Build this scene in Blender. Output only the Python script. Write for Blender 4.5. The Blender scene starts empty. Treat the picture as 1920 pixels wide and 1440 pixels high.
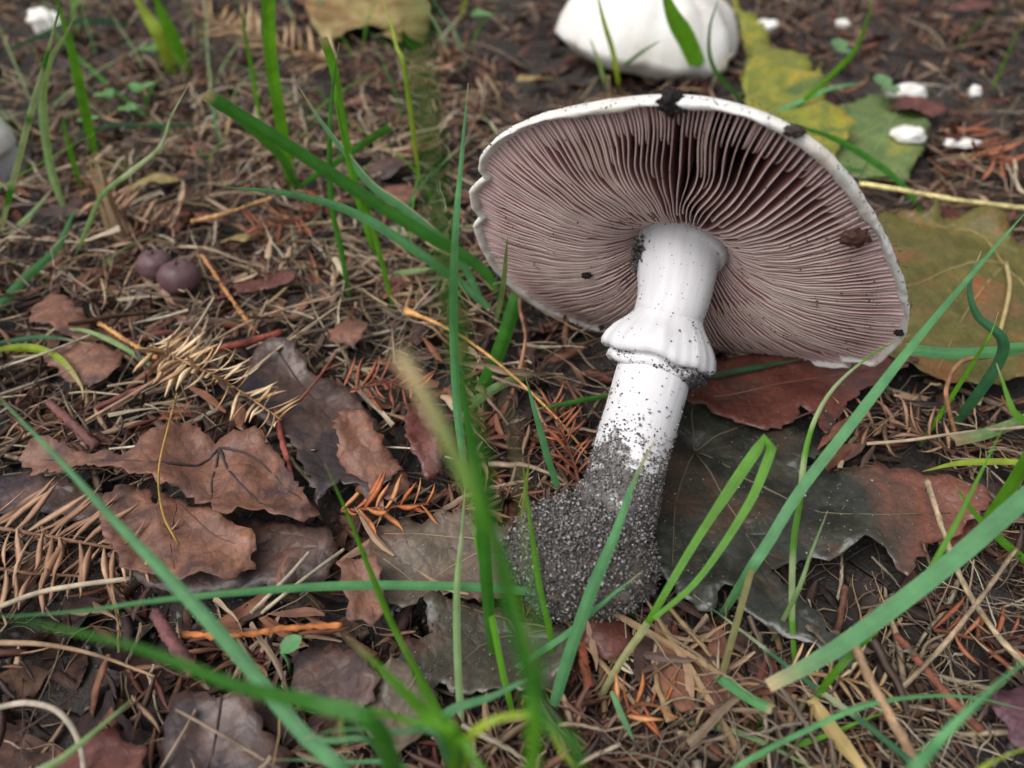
import bpy, math, random
import numpy as np
from mathutils import Vector, Matrix, Euler, noise as mnoise
from mathutils.geometry import delaunay_2d_cdt
R_ = math.radians
random.seed(7); rng = np.random.default_rng(11)
sc = bpy.context.scene
col = sc.collection
CM = 0.01                                  # everything below is written in centimetres

# ---------------------------------------------------------------- camera
PITCH, CAMH, FPX = R_(43.0), 14.4, 1477.0   # pitch down, height over the soil (cm), focal length in photo pixels
cam = bpy.data.cameras.new('camera'); cam_o = bpy.data.objects.new('camera', cam); col.objects.link(cam_o)
cam.sensor_width = 36; cam.lens = 36 * FPX / 1920
cam.clip_start = 0.005; cam.clip_end = 300
cam_o.location = (0, 0, CAMH * CM); cam_o.rotation_euler = (math.pi / 2 - PITCH, 0, 0)
cam.dof.use_dof = True; cam.dof.focus_distance = 0.168; cam.dof.aperture_fstop = 12.0
sc.camera = cam_o
# ---------------------------------------------------------------- sky, sun, exposure
SUN_AZ, SUN_EL = R_(235), R_(58)            # azimuth from +y clockwise
w = bpy.data.worlds.new('World'); sc.world = w; w.use_nodes = True
nt = w.node_tree; nt.nodes.clear()
sky = nt.nodes.new('ShaderNodeTexSky'); sky.sky_type = 'NISHITA'; sky.sun_disc = False
sky.sun_elevation = SUN_EL; sky.sun_rotation = SUN_AZ
sky.air_density = 1.0; sky.dust_density = 6.0; sky.ozone_density = 1.0
hs = nt.nodes.new('ShaderNodeHueSaturation'); hs.inputs['Saturation'].default_value = 0.3
bg = nt.nodes.new('ShaderNodeBackground'); bg.inputs[1].default_value = 0.11
wo = nt.nodes.new('ShaderNodeOutputWorld')
nt.links.new(sky.outputs[0], hs.inputs['Color']); nt.links.new(hs.outputs[0], bg.inputs[0]); nt.links.new(bg.outputs[0], wo.inputs[0])
sl = bpy.data.lights.new('sun', 'SUN'); sl.energy = 1.2; sl.angle = R_(50); sl.color = (1, 0.98, 0.96)
so = bpy.data.objects.new('sun', sl); col.objects.link(so)
sdir = Vector((math.sin(SUN_AZ) * math.cos(SUN_EL), math.cos(SUN_AZ) * math.cos(SUN_EL), math.sin(SUN_EL)))
so.rotation_euler = sdir.to_track_quat('Z', 'Y').to_euler(); so.location = sdir * 3
sc.view_settings.view_transform = 'Standard'; sc.view_settings.look = 'None'
sc.view_settings.exposure = 0.32; sc.view_settings.gamma = 1.0
sc.cycles.use_denoising = True
sc.cycles.max_bounces = 5; sc.cycles.diffuse_bounces = 3; sc.cycles.glossy_bounces = 2; sc.cycles.transmission_bounces = 3
sc.cycles.use_adaptive_sampling = True; sc.cycles.adaptive_threshold = 0.02

# ---------------------------------------------------------------- helpers
UP = np.array([0, math.sin(PITCH), math.cos(PITCH)]); FW = np.array([0, math.cos(PITCH), -math.sin(PITCH)]); RT = np.array([1., 0, 0])
CP = np.array([0, 0, CAMH])
def ray(px, py): return RT * ((px - 960) / FPX) + UP * (-(py - 720) / FPX) + FW      # unit depth along the view axis
def gp(px, py, z=0.0):
    d = ray(px, py); return CP + d * ((z - CAMH) / d[2])
def dp(px, py, D): return CP + ray(px, py) * D
def proj(p):
    q = np.asarray(p) - CP; D = q @ FW
    return 960 + FPX * (q @ RT) / D, 720 - FPX * (q @ UP) / D, D
def srgb(r, g, b, k=1.0):
    f = lambda v: (v / 12.92 if v <= .04045 else ((v + .055) / 1.055) ** 2.4)
    return (min(1, f(r / 255) * k), min(1, f(g / 255) * k), min(1, f(b / 255) * k), 1)
def lerp(a, b, t): return a + (b - a) * t
def hashn(i, j, s):
    v = np.sin(i * 127.1 + j * 311.7 + s * 74.7) * 43758.5453
    return v - np.floor(v)
def vn(x, y, s=0):
    "smooth value noise, -1..1, vectorised"
    x = np.asarray(x, float); y = np.asarray(y, float)
    i = np.floor(x); j = np.floor(y); u = x - i; v = y - j
    u = u * u * (3 - 2 * u); v = v * v * (3 - 2 * v)
    a = hashn(i, j, s); b = hashn(i + 1, j, s); c = hashn(i, j + 1, s); d = hashn(i + 1, j + 1, s)
    return 2 * ((a * (1 - u) + b * u) * (1 - v) + (c * (1 - u) + d * u) * v) - 1
def gz(x, y):
    "height of the soil"
    k = 1 - .6 * np.exp(-((np.asarray(x) - 4) ** 2 + (np.asarray(y) - 12) ** 2) / 36)
    return k * 0.30 * vn(np.asarray(x) * .27, np.asarray(y) * .27, 3) + 0.2 * vn(np.asarray(x) * .7, np.asarray(y) * .7, 4) - 0.05
def crom(P, n):
    "Catmull-Rom through the points, n stations evenly by arc"
    P = [np.asarray(p, float) for p in P]
    Q = [2 * P[0] - P[1]] + P + [2 * P[-1] - P[-2]]
    out = []
    for k in range(1, len(Q) - 2):
        p0, p1, p2, p3 = Q[k - 1:k + 3]
        for t in np.linspace(0, 1, 16, endpoint=False):
            out.append(.5 * (2 * p1 + (p2 - p0) * t + (2 * p0 - 5 * p1 + 4 * p2 - p3) * t * t + (3 * p1 - p0 - 3 * p2 + p3) * t ** 3))
    out.append(P[-1]); out = np.array(out)
    s = np.r_[0, np.cumsum(np.linalg.norm(np.diff(out, axis=0), axis=1))]
    tt = np.linspace(0, s[-1], n)
    return np.stack([np.interp(tt, s, out[:, i]) for i in range(out.shape[1])], 1)
def mesh(name, V, F, mat, cols=None, attr=None, smooth=True):
    me = bpy.data.meshes.new(name)
    me.from_pydata((np.asarray(V, float) * CM).tolist(), [], [tuple(int(i) for i in f) for f in F]); me.update()
    if cols is not None:
        a = me.color_attributes.new('col', 'FLOAT_COLOR', 'POINT'); a.data.foreach_set('color', np.asarray(cols, np.float32).ravel())
    for k, v in (attr or {}).items():
        a = me.attributes.new(k, 'FLOAT', 'POINT'); a.data.foreach_set('value', np.asarray(v, np.float32).ravel())
    if smooth: me.shade_smooth()
    me.materials.append(mat)
    return me
def mesh_np(name, V, F, mat, cols=None, smooth=True):
    "fast path: V (n,3), F (m,k) of one face size"
    me = bpy.data.meshes.new(name); n, (m, k) = len(V), F.shape
    me.vertices.add(n); me.vertices.foreach_set('co', (V * CM).astype(np.float32).ravel())
    me.loops.add(m * k); me.loops.foreach_set('vertex_index', F.astype(np.int32).ravel())
    me.polygons.add(m); me.polygons.foreach_set('loop_start', np.arange(0, m * k, k, dtype=np.int32))
    if cols is not None:
        a = me.color_attributes.new('col', 'FLOAT_COLOR', 'POINT'); a.data.foreach_set('color', cols.astype(np.float32).ravel())
    me.update(calc_edges=True)
    if smooth: me.shade_smooth()
    me.materials.append(mat)
    return me
def link(name, me, parent=None, loc=(0, 0, 0), rot=None, scl=None):
    o = bpy.data.objects.new(name, me); col.objects.link(o)
    o.location = Vector(tuple(float(c) for c in loc)) * CM
    if rot is not None: o.rotation_euler = rot
    if scl is not None: o.scale = scl
    if parent is not None: o.parent = parent
    return o
def tag(o, label=None, cat=None, group=None, kind=None):
    for k, v in (('label', label), ('category', cat), ('group', group), ('kind', kind)):
        if v: o[k] = v
    return o
def thing(name, loc, label, cat, group=None):
    return tag(link(name, None, None, loc), label, cat, group)
def part(name, V, F, mat, parent, **kw):
    "a mesh given in world centimetres, hung under its thing (or under a part of it)"
    top = parent
    org = np.zeros(3)
    while top is not None:
        org = org + np.array(top.location) / CM; top = top.parent
    return link(name, mesh(name, np.asarray(V) - org, F, mat, **kw), parent)
def whole(name, V, F, mat, base, label, cat, group=None, **kw):
    o = link(name, mesh(name, np.asarray(V) - np.asarray(base), F, mat, **kw), None, base)
    return tag(o, label, cat, group)
def grid_faces(nu, nv, wrap=False):
    F = []
    for i in range(nu - 1):
        for j in range(nv if wrap else nv - 1):
            F.append((i * nv + j, i * nv + (j + 1) % nv, (i + 1) * nv + (j + 1) % nv, (i + 1) * nv + j))
    return F
def frames(P):
    T = np.gradient(P, axis=0); T /= np.linalg.norm(T, axis=1)[:, None] + 1e-9
    ref = np.array([0, 0, 1.]) if abs(T[0][2]) < .9 else np.array([1., 0, 0])
    N = []
    n = np.cross(T[0], ref); n /= np.linalg.norm(n)
    for t in T:
        n = n - t * (n @ t); n /= np.linalg.norm(n) + 1e-9; N.append(n.copy())
    N = np.array(N); return T, N, np.cross(T, N)
def tube(P, rad, nv=8, bump=0, seed=0):
    P = np.asarray(P, float); n = len(P); rad = np.broadcast_to(rad, (n,)); T, N, B = frames(P)
    j = np.arange(nv)[None]; a = 2 * math.pi * j / nv; i = np.arange(n)[:, None]
    r = rad[:, None] * (1 + (bump * vn(i * .9 + seed, j * 1.3 + i * 0, seed) if bump else 0))
    V = P[:, None] + r[..., None] * (np.cos(a)[..., None] * N[:, None] + np.sin(a)[..., None] * B[:, None])
    F = grid_faces(n, nv, True)
    F.append(tuple(range(nv))[::-1]); F.append(tuple((n - 1) * nv + k for k in range(nv)))
    return V.reshape(-1, 3), F

# ---------------------------------------------------------------- materials
def newmat(name):
    m = bpy.data.materials.new(name); m.use_nodes = True
    n = m.node_tree.nodes; return m, n, m.node_tree.links, n['Principled BSDF']
def nd(n, typ, **kw):
    x = n.new(typ)
    for k, v in kw.items():
        if hasattr(x, k): setattr(x, k, v)
        else: x.inputs[k].default_value = v
    return x
def nz(n, l, scale, detail=4, rough=.55, coord=None, dist=0.0):
    t = nd(n, 'ShaderNodeTexNoise'); t.inputs['Scale'].default_value = scale; t.inputs['Detail'].default_value = detail
    t.inputs['Roughness'].default_value = rough; t.inputs['Distortion'].default_value = dist
    if coord is not None: l.new(coord, t.inputs['Vector'])
    return t
def ramp(n, l, fac, stops):
    r = n.new('ShaderNodeValToRGB'); e = r.color_ramp.elements
    while len(e) < len(stops): e.new(.5)
    for x, (p, c) in zip(e, stops): x.position = p; x.color = c
    if fac is not None: l.new(fac, r.inputs[0])
    return r
def mix(n, l, fac, a, b, blend='MIX'):
    m = n.new('ShaderNodeMix'); m.data_type = 'RGBA'; m.blend_type = blend
    for s, v in ((0, fac), (6, a), (7, b)):
        if isinstance(v, (int, float)): m.inputs[s].default_value = v
        elif isinstance(v, tuple): m.inputs[s].default_value = v
        else: l.new(v, m.inputs[s])
    return m.outputs[2]
def bump(n, l, h, strength, dist, bsdf):
    b = n.new('ShaderNodeBump'); b.inputs['Strength'].default_value = strength; b.inputs['Distance'].default_value = dist
    l.new(h, b.inputs['Height']); l.new(b.outputs[0], bsdf.inputs['Normal']); return b
def objco(n): return n.new('ShaderNodeTexCoord').outputs['Object']

def m_soil(name='soil', k_=1.0):
    m, n, l, b = newmat(name); co = objco(n)
    a = nz(n, l, 60, 6, .7, co); c = nz(n, l, 420, 3, .6, co)
    r = ramp(n, l, a.outputs[0], [(.3, (.012 * k_, .010 * k_, .0095 * k_, 1)), (.5, (.026 * k_, .022 * k_, .020 * k_, 1)), (.7, (.048 * k_, .040 * k_, .036 * k_, 1))])
    v = nz(n, l, 9, 2, .5, co)
    k = mix(n, l, ramp(n, l, v.outputs[0], [(.45, (0, 0, 0, 1)), (.65, (1, 1, 1, 1))]).outputs[0], r.outputs[0], (.045 * k_, .036 * k_, .030 * k_, 1))
    l.new(k, b.inputs['Base Color']); b.inputs['Roughness'].default_value = .85
    h = mix(n, l, .4, a.outputs[0], c.outputs[0]); bump(n, l, h, .9, .004, b); return m
def m_col(name, rough=.7, var=.35, scale=300, spec=.3, bumpd=.0002, trans=0.0, streak=False):
    "plant matter whose colour is stored on its points"
    m, n, l, b = newmat(name); co = objco(n)
    a = n.new('ShaderNodeAttribute'); a.attribute_name = 'col'
    t = nz(n, l, scale, 4, .6, co)
    k = ramp(n, l, t.outputs[0], [(.25, (1 - var,) * 3 + (1,)), (.75, (1 + var,) * 3 + (1,))])
    c = mix(n, l, 1.0, a.outputs['Color'], k.outputs[0], 'MULTIPLY')
    l.new(c, b.inputs['Base Color']); b.inputs['Roughness'].default_value = rough; b.inputs['Specular IOR Level'].default_value = spec
    if bumpd: bump(n, l, t.outputs[0], .5, bumpd, b)
    if trans:
        tr = n.new('ShaderNodeBsdfTranslucent'); l.new(c, tr.inputs[0]); mx = n.new('ShaderNodeMixShader'); mx.inputs[0].default_value = trans
        l.new(b.outputs[0], mx.inputs[1]); l.new(tr.outputs[0], mx.inputs[2]); l.new(mx.outputs[0], n['Material Output'].inputs[0])
    return m
def m_grass():
    m, n, l, b = newmat('grass_blade'); co = objco(n)
    a = n.new('ShaderNodeAttribute'); a.attribute_name = 'col'
    u = n.new('ShaderNodeAttribute'); u.attribute_name = 'u'
    s = n.new('ShaderNodeMath'); s.operation = 'MULTIPLY'; s.inputs[1].default_value = 26; l.new(u.outputs['Fac'], s.inputs[0])
    si = n.new('ShaderNodeMath'); si.operation = 'SINE'; l.new(s.outputs[0], si.inputs[0])
    st = ramp(n, l, si.outputs[0], [(0, (.86, .86, .86, 1)), (1, (1.1, 1.1, 1.1, 1))])
    t = nz(n, l, 220, 4, .6, co); k = ramp(n, l, t.outputs[0], [(.3, (.75, .78, .75, 1)), (.7, (1.2, 1.18, 1.15, 1))])
    c = mix(n, l, 1., a.outputs['Color'], st.outputs[0], 'MULTIPLY'); c = mix(n, l, 1., c, k.outputs[0], 'MULTIPLY')
    l.new(c, b.inputs['Base Color']); b.inputs['Roughness'].default_value = .38; b.inputs['Specular IOR Level'].default_value = .5
    bump(n, l, si.outputs[0], .35, .0001, b)
    tr = n.new('ShaderNodeBsdfTranslucent'); mx = n.new('ShaderNodeMixShader'); mx.inputs[0].default_value = .38
    l.new(mix(n, l, 1., c, (1.25, 1.2, .7, 1), 'MULTIPLY'), tr.inputs[0]); l.new(b.outputs[0], mx.inputs[1]); l.new(tr.outputs[0], mx.inputs[2]); l.new(mx.outputs[0], n['Material Output'].inputs[0])
    return m
def m_leaf(name, c1, c2, c3, rough=.55, patch=.6, coat=0.0, trans=.15, scale=1.0, c4=None, side=None):
    m, n, l, b = newmat(name); co = objco(n)
    a = nz(n, l, 120 * scale, 7, .66, co, .3); p = nz(n, l, 52 * scale, 5, .62, co, .6); f = nz(n, l, 1500, 4, .7, co)
    base = ramp(n, l, a.outputs[0], [(.32, c1), (.66, c2)])
    pk = ramp(n, l, p.outputs[0], [(patch - .05, (0, 0, 0, 1)), (patch + .06, (1, 1, 1, 1))])
    c = mix(n, l, pk.outputs[0], base.outputs[0], c3)
    if c4:
        q = nz(n, l, 38 * scale, 5, .62, co, .9); qk = ramp(n, l, q.outputs[0], [(.54, (0, 0, 0, 1)), (.62, (1, 1, 1, 1))])
        if side is not None:           # the leaf turns colour towards one side
            sp_ = n.new('ShaderNodeSeparateXYZ'); l.new(co, sp_.inputs[0]); ma = n.new('ShaderNodeMath'); ma.operation = 'MULTIPLY_ADD'; ma.inputs[1].default_value = side[0]; ma.inputs[2].default_value = side[1]
            l.new(sp_.outputs[0], ma.inputs[0]); m2 = n.new('ShaderNodeMath'); m2.operation = 'MULTIPLY_ADD'; m2.inputs[1].default_value = 1.2; l.new(q.outputs[0], m2.inputs[0]); l.new(ma.outputs[0], m2.inputs[2])
            qk = ramp(n, l, m2.outputs[0], [(.45, (0, 0, 0, 1)), (.8, (1, 1, 1, 1))])
        c = mix(n, l, qk.outputs[0], c, c4)
    vo = nd(n, 'ShaderNodeTexVoronoi'); vo.feature = 'DISTANCE_TO_EDGE'; vo.inputs['Scale'].default_value = 330; l.new(co, vo.inputs['Vector'])
    vk = ramp(n, l, vo.outputs['Distance'], [(0, (.72, .72, .72, 1)), (.12, (1, 1, 1, 1))])
    c = mix(n, l, .6, c, mix(n, l, 1., c, vk.outputs[0], 'MULTIPLY'))
    fk = ramp(n, l, f.outputs[0], [(.3, (.75, .75, .75, 1)), (.7, (1.2, 1.2, 1.2, 1))]); c = mix(n, l, 1., c, fk.outputs[0], 'MULTIPLY')
    l.new(c, b.inputs['Base Color'])
    rr = ramp(n, l, p.outputs[0], [(.35, (rough * .75,) * 3 + (1,)), (.65, (min(1, rough * 1.25),) * 3 + (1,))]); l.new(rr.outputs[0], b.inputs['Roughness'])
    b.inputs['Coat Weight'].default_value = coat; b.inputs['Coat Roughness'].default_value = .22
    h = mix(n, l, .5, a.outputs[0], vo.outputs['Distance']); bump(n, l, h, .8, .0012, b)
    if trans:
        tr = n.new('ShaderNodeBsdfTranslucent'); l.new(c, tr.inputs[0]); mx = n.new('ShaderNodeMixShader'); mx.inputs[0].default_value = trans
        l.new(b.outputs[0], mx.inputs[1]); l.new(tr.outputs[0], mx.inputs[2]); l.new(mx.outputs[0], n['Material Output'].inputs[0])
    return m
def m_cap():
    m, n, l, b = newmat('mushroom_skin'); co = objco(n)
    a = nz(n, l, 55, 5, .6, co); f = nz(n, l, 380, 4, .7, co)
    r = ramp(n, l, a.outputs[0], [(.3, (.70, .64, .55, 1)), (.48, (.80, .78, .74, 1)), (.7, (.84, .83, .82, 1))])
    sp = ramp(n, l, f.outputs[0], [(.27, (.45, .38, .32, 1)), (.36, (1, 1, 1, 1))])
    c = mix(n, l, 1., r.outputs[0], sp.outputs[0], 'MULTIPLY')
    l.new(c, b.inputs['Base Color']); b.inputs['Roughness'].default_value = .6
    b.inputs['Subsurface Weight'].default_value = .25; b.inputs['Subsurface Radius'].default_value = (1, .8, .6); b.inputs['Subsurface Scale'].default_value = .0012
    bump(n, l, mix(n, l, .4, a.outputs[0], f.outputs[0]), .6, .0012, b); return m
def m_flesh():
    m, n, l, b = newmat('mushroom_flesh'); b.inputs['Base Color'].default_value = srgb(82, 52, 50); b.inputs['Roughness'].default_value = .8; return m  # spore-browned flesh, darkened further to paint in the shade deep between the gills
def m_gill():
    m, n, l, b = newmat('mushroom_gill'); co = objco(n)
    e = n.new('ShaderNodeAttribute'); e.attribute_name = 'edge'; rr = n.new('ShaderNodeAttribute'); rr.attribute_name = 'rad'
    t = nz(n, l, 70, 4, .6, co)
    face = ramp(n, l, t.outputs[0], [(.3, srgb(122, 82, 82)), (.7, srgb(162, 118, 116))])
    pale = ramp(n, l, t.outputs[0], [(.3, srgb(208, 182, 175)), (.7, srgb(228, 208, 200))])
    k = ramp(n, l, e.outputs['Fac'], [(.0, (0, 0, 0, 1)), (.8, (.0, .0, .0, 1)), (1, (1, 1, 1, 1))])
    c = mix(n, l, k.outputs[0], face.outputs[0], pale.outputs[0])
    k2 = ramp(n, l, rr.outputs['Fac'], [(.84, (0, 0, 0, 1)), (.97, (.9, .9, .9, 1))])
    c = mix(n, l, k2.outputs[0], c, srgb(222, 194, 192))
    l.new(c, b.inputs['Base Color']); b.inputs['Roughness'].default_value = .75
    f = nz(n, l, 900, 3, .6, co); bump(n, l, f.outputs[0], .3, .0001, b); return m
def m_stem():
    m, n, l, b = newmat('mushroom_stem')
    u = n.new('ShaderNodeAttribute'); u.attribute_name = 'ang'; s = n.new('ShaderNodeAttribute'); s.attribute_name = 'len'; so_ = n.new('ShaderNodeAttribute'); so_.attribute_name = 'soil'
    cb = n.new('ShaderNodeCombineXYZ'); l.new(u.outputs['Fac'], cb.inputs[0]); l.new(s.outputs['Fac'], cb.inputs[1])
    fib = nz(n, l, 14, 4, .6, cb.outputs[0]); co = objco(n); f = nz(n, l, 260, 4, .65, co); bl = nz(n, l, 170, 6, .7, co)
    r = ramp(n, l, fib.outputs[0], [(.3, (.66, .65, .67, 1)), (.7, (.79, .78, .80, 1))])
    ad = n.new('ShaderNodeMath'); ad.operation = 'ADD'; l.new(so_.outputs['Fac'], ad.inputs[0]); 
    sb = n.new('ShaderNodeMath'); sb.operation = 'MULTIPLY_ADD'; sb.inputs[1].default_value = 2.2; sb.inputs[2].default_value = -1.1; l.new(bl.outputs[0], sb.inputs[0]); l.new(sb.outputs[0], ad.inputs[1])
    k = ramp(n, l, ad.outputs[0], [(.45, (0, 0, 0, 1)), (.62, (1, 1, 1, 1))])
    dirt = ramp(n, l, f.outputs[0], [(.3, (.05, .045, .043, 1)), (.7, (.16, .145, .14, 1))])
    c = mix(n, l, k.outputs[0], r.outputs[0], dirt.outputs[0])
    l.new(c, b.inputs['Base Color']); b.inputs['Roughness'].default_value = .55
    b.inputs['Subsurface Weight'].default_value = .2; b.inputs['Subsurface Radius'].default_value = (1, .85, .75); b.inputs['Subsurface Scale'].default_value = .0015
    bump(n, l, fib.outputs[0], .3, .0004, b); return m
def m_berry():
    m, n, l, b = newmat('berry'); co = objco(n); a = nz(n, l, 180, 4, .6, co); v = nz(n, l, 60, 3, .5, co)
    r = ramp(n, l, v.outputs[0], [(.3, srgb(70, 48, 52)), (.7, srgb(112, 82, 86))]); l.new(r.outputs[0], b.inputs['Base Color']); b.inputs['Roughness'].default_value = .5
    bump(n, l, a.outputs[0], .4, .0006, b); return m
M = dict(soil=m_soil(), grass=m_grass(), needle=m_col('needle', .6, .4, 260), straw=m_col('straw', .65, .4, 350, trans=.15), bark=m_col('bark', .75, .6, 420, bumpd=.0012),
         grain=m_col('soil_grain', .55, .5, 900, .4, 0), seedling=m_col('seedling', .45, .25, 200, .4, trans=.3), cap=m_cap(), flesh=m_flesh(), gill=m_gill(), stem=m_stem(), berry=m_berry(),
         vein=m_col('leaf_vein', .6, .3, 300))
M['clod'] = m_soil('soil_clod', 3.6)

# ---------------------------------------------------------------- ground
def build_ground():
    t = np.linspace(-1, 1, 181)
    ax = 40 * t + 2960 * np.sign(t) * np.abs(t) ** 9
    X, Y = np.meshgrid(ax, ax + 22, indexing='ij')
    fade = np.clip(1.4 - np.hypot(X, Y - 22) / 80, 0, 1)
    Z = gz(X, Y) * fade + .12 * vn(X * 1.9, Y * 1.9, 8) * fade - .1
    V = np.stack([X.ravel(), Y.ravel(), Z.ravel()], 1)
    i, j = np.meshgrid(np.arange(180), np.arange(180), indexing='ij'); a = (i * 181 + j).ravel()
    F = np.stack([a, a + 181, a + 182, a + 1], 1)
    tag(link('ground', mesh_np('ground', V, F, M['soil'])), kind='structure')
build_ground()

# ---------------------------------------------------------------- the picked mushroom
def cap_frame():
    n = np.array([-0.307, -0.898, -0.315])                     # camera space: right, up, forward
    # forward is the third axis; the cap's underside looks back towards the stem
    nw = RT * n[0] + UP * n[1] + FW * n[2]; nw /= np.linalg.norm(nw)
    e1 = RT - nw * (RT @ nw); e1 /= np.linalg.norm(e1); e2 = np.cross(nw, e1)
    if e2[2] < 0: e2 = -e2
    return nw, e1, e2
NW, E1, E2 = cap_frame()
CC = dp(1269, 498, 18.0)
RIM_PX = [(898, 312), (904, 285), (925, 262), (960, 238), (1020, 214), (1080, 203), (1160, 190), (1240, 183), (1320, 186), (1400, 205), (1470, 232), (1540, 275), (1590, 325), (1630, 385), (1660, 440), (1685, 500), (1703, 560),
          (1705, 600), (1697, 628), (1670, 658), (1640, 683), (1618, 672), (1600, 684), (1580, 672), (1500, 678), (1400, 674), (1320, 662), (1240, 645), (1160, 624), (1090, 606), (1020, 580), (960, 535), (920, 490), (895, 440), (888, 418), (903, 402), (886, 385), (882, 352), (912, 326)]
def rim_table():
    th, rr = [], []
    for p in RIM_PX:
        d = ray(*p); C_ = CC - NW * .13; t = ((C_ - CP) @ NW) / (d @ NW); q = CP + d * t - C_
        th.append(math.atan2(q @ E2, q @ E1) % (2 * math.pi)); rr.append(np.linalg.norm(q))
    o = np.argsort(th); return np.array(th)[o], np.array(rr)[o]
RTH, RRR = rim_table()
def capR(th): return np.interp(np.asarray(th) % (2 * math.pi), np.r_[RTH[-1] - 2 * math.pi, RTH, RTH[0] + 2 * math.pi], np.r_[RRR[-1], RRR, RRR[0]])
def capP(th, r, wv): return CC + np.outer(r * np.cos(th), E1) + np.outer(r * np.sin(th), E2) + np.outer(wv, NW)
GR0 = 1.02
def cap_theta(px, py):
    d = ray(px, py); q = CP + d * (((CC - CP) @ NW) / (d @ NW)) - CC; return math.atan2(q @ E2, q @ E1)
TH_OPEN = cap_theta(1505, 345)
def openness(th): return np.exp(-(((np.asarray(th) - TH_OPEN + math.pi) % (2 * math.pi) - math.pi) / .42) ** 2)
def edge_w(t):   return np.interp(t, [0, .06, .16, .3, .5, .7, .86, .95, 1], [-.50, -.26, -.02, .16, .24, .17, .05, -.04, -.08])
def flesh_w(t):  return np.interp(t, [0, .1, .3, .6, .85, 1], [-.8, -.8, -.72, -.6, -.4, -.14])
def build_mushroom():
    tilt = CC + NW * 0
    root = thing('mushroom', gp(1100, 1060, 0), 'uprooted mushroom lying on its side, white stem and ring, pink-brown gills showing', 'mushroom')
    # cap: flesh under the gills, turned-in rim, outer skin
    nth = 420; th = np.linspace(0, 2 * math.pi, nth, endpoint=False); Rm = capR(th)
    Rs = np.convolve(np.r_[Rm[-20:], Rm, Rm[:20]], np.ones(41) / 41, 'valid')
    fbm = lambda k, sd: np.array([mnoise.fractal(Vector((math.cos(a) * k + sd, math.sin(a) * k, sd * 1.7)), 1.0, 2.0, 5) for a in th])
    jag = .16 * fbm(2.5, 1) + .07 * fbm(9, 2)
    rows = []
    for t in np.linspace(0, 1, 10):
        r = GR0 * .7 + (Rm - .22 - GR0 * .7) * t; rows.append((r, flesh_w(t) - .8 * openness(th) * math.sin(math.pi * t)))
    fine = 1.2 * fbm(16, 3); fine2 = fbm(7, 5)
    rows += [(Rm - .15 + jag * .9 + .03 * fine, -.07 + .06 * fine2), (Rm - .10 + jag * .6 + .03 * fine, -.005 + .03 * fine), (Rm - .03 + jag * .12, -.01 + .02 * fine),
             (Rm + .014 * fine, -.05 + .02 * fine2), (Rm - .005 + .02 * fbm(20, 7), -.12 + .02 * fine2), (Rm - .05 + .025 * fbm(14, 9), np.full(nth, -.22)), (lerp(Rm, Rs, .5) - .22, np.full(nth, -.42))]
    for t in np.linspace(.08, 1, 14):
        r = (Rs - .22) * (1 - t); rows.append((r + 1e-3, -.42 - 1.9 * (1 - (1 - t) ** 2) + .03 * vn(np.cos(th) * r * 1.5, np.sin(th) * r * 1.5, 12)))
    V = np.vstack([capP(th, r, wv) for r, wv in rows]); F = grid_faces(len(rows), nth, True)
    cap = part('cap', V, F, M['cap'], root)
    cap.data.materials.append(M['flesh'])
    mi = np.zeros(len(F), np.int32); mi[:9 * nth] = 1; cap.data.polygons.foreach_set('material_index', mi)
    # gills
    def gill(th0, t0, k, low=0.0, wob=1.0):
        ns = 30; t = np.linspace(t0, 1, ns) ** 1.0
        R1 = float(capR(th0)) - .13
        # smooth outward radius so torn rim does not kink the gills
        r = GR0 + (R1 - GR0) * t
        # gills swing from side to side together with their neighbours
        left = .5 + .5 * math.cos(th0 - 2.6)
        swing = (.045 * left + .004) * vn(np.full(ns, th0 * 3.1), t * 3.2, 21) + .008 * left * vn(np.full(ns, th0 * 9), t * 5, 22) + .0035 * wob * vn(np.full(ns, k * 3.7), t * 6, 23) + .0012 * wob * vn(np.full(ns, k * 1.7), t * 15, 24)
        # hook towards the stem
        a = th0 + swing * np.clip(t * 4, .15, 1) * np.clip((1.0 - t) * 2.2, 0, 1) ** .8
        we = edge_w(t) - low - .03 * abs(vn(k * 5.1, 0, 3)) + .02 * vn(np.full(ns, k * 2.3), t * 9, 25)
        if t0 > .02: we = we - np.clip(1 - (t - t0) / .12, 0, 1) ** 2 * .4
        wf = np.minimum(flesh_w(t) - .05 - .8 * float(openness(th0)) * np.sin(np.pi * t) , we - .03)
        hw = .011 + .004 * float(vn(k * 1.9, 0, 6))
        V, E, Q = [], [], []
        for s, wv, e, g in ((-1, wf, 0, 1.8), (-1, lerp(we, wf, .12), .6, 1.15), (-1, we, 1, .8), (1, we, 1, .8), (1, lerp(we, wf, .12), .6, 1.15), (1, wf, 0, 1.8)):
            V.append(capP(a + s * hw * g / r, r, wv)); E.append(np.full(ns, e)); Q.append(t)
        V = np.vstack(V); F = grid_faces(6, ns)
        return V, F, dict(edge=np.concatenate(E), rad=np.concatenate(Q))
    # spacing: wider, darker gaps on the upper right
    th0 = 0.0; ths = []
    while th0 < 2 * math.pi:
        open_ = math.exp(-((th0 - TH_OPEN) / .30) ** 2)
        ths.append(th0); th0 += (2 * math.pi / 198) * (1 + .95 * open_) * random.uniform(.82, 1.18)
    for k, a in enumerate(ths[:298]):
        V, F, at = gill(a, 0.0 if k % 2 == 0 else random.uniform(.03, .22), k)
        part('gill', V, F, M['gill'], root, attr=at)
    VV, FF, ee, rr = [], [], [], []; off = 0
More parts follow.
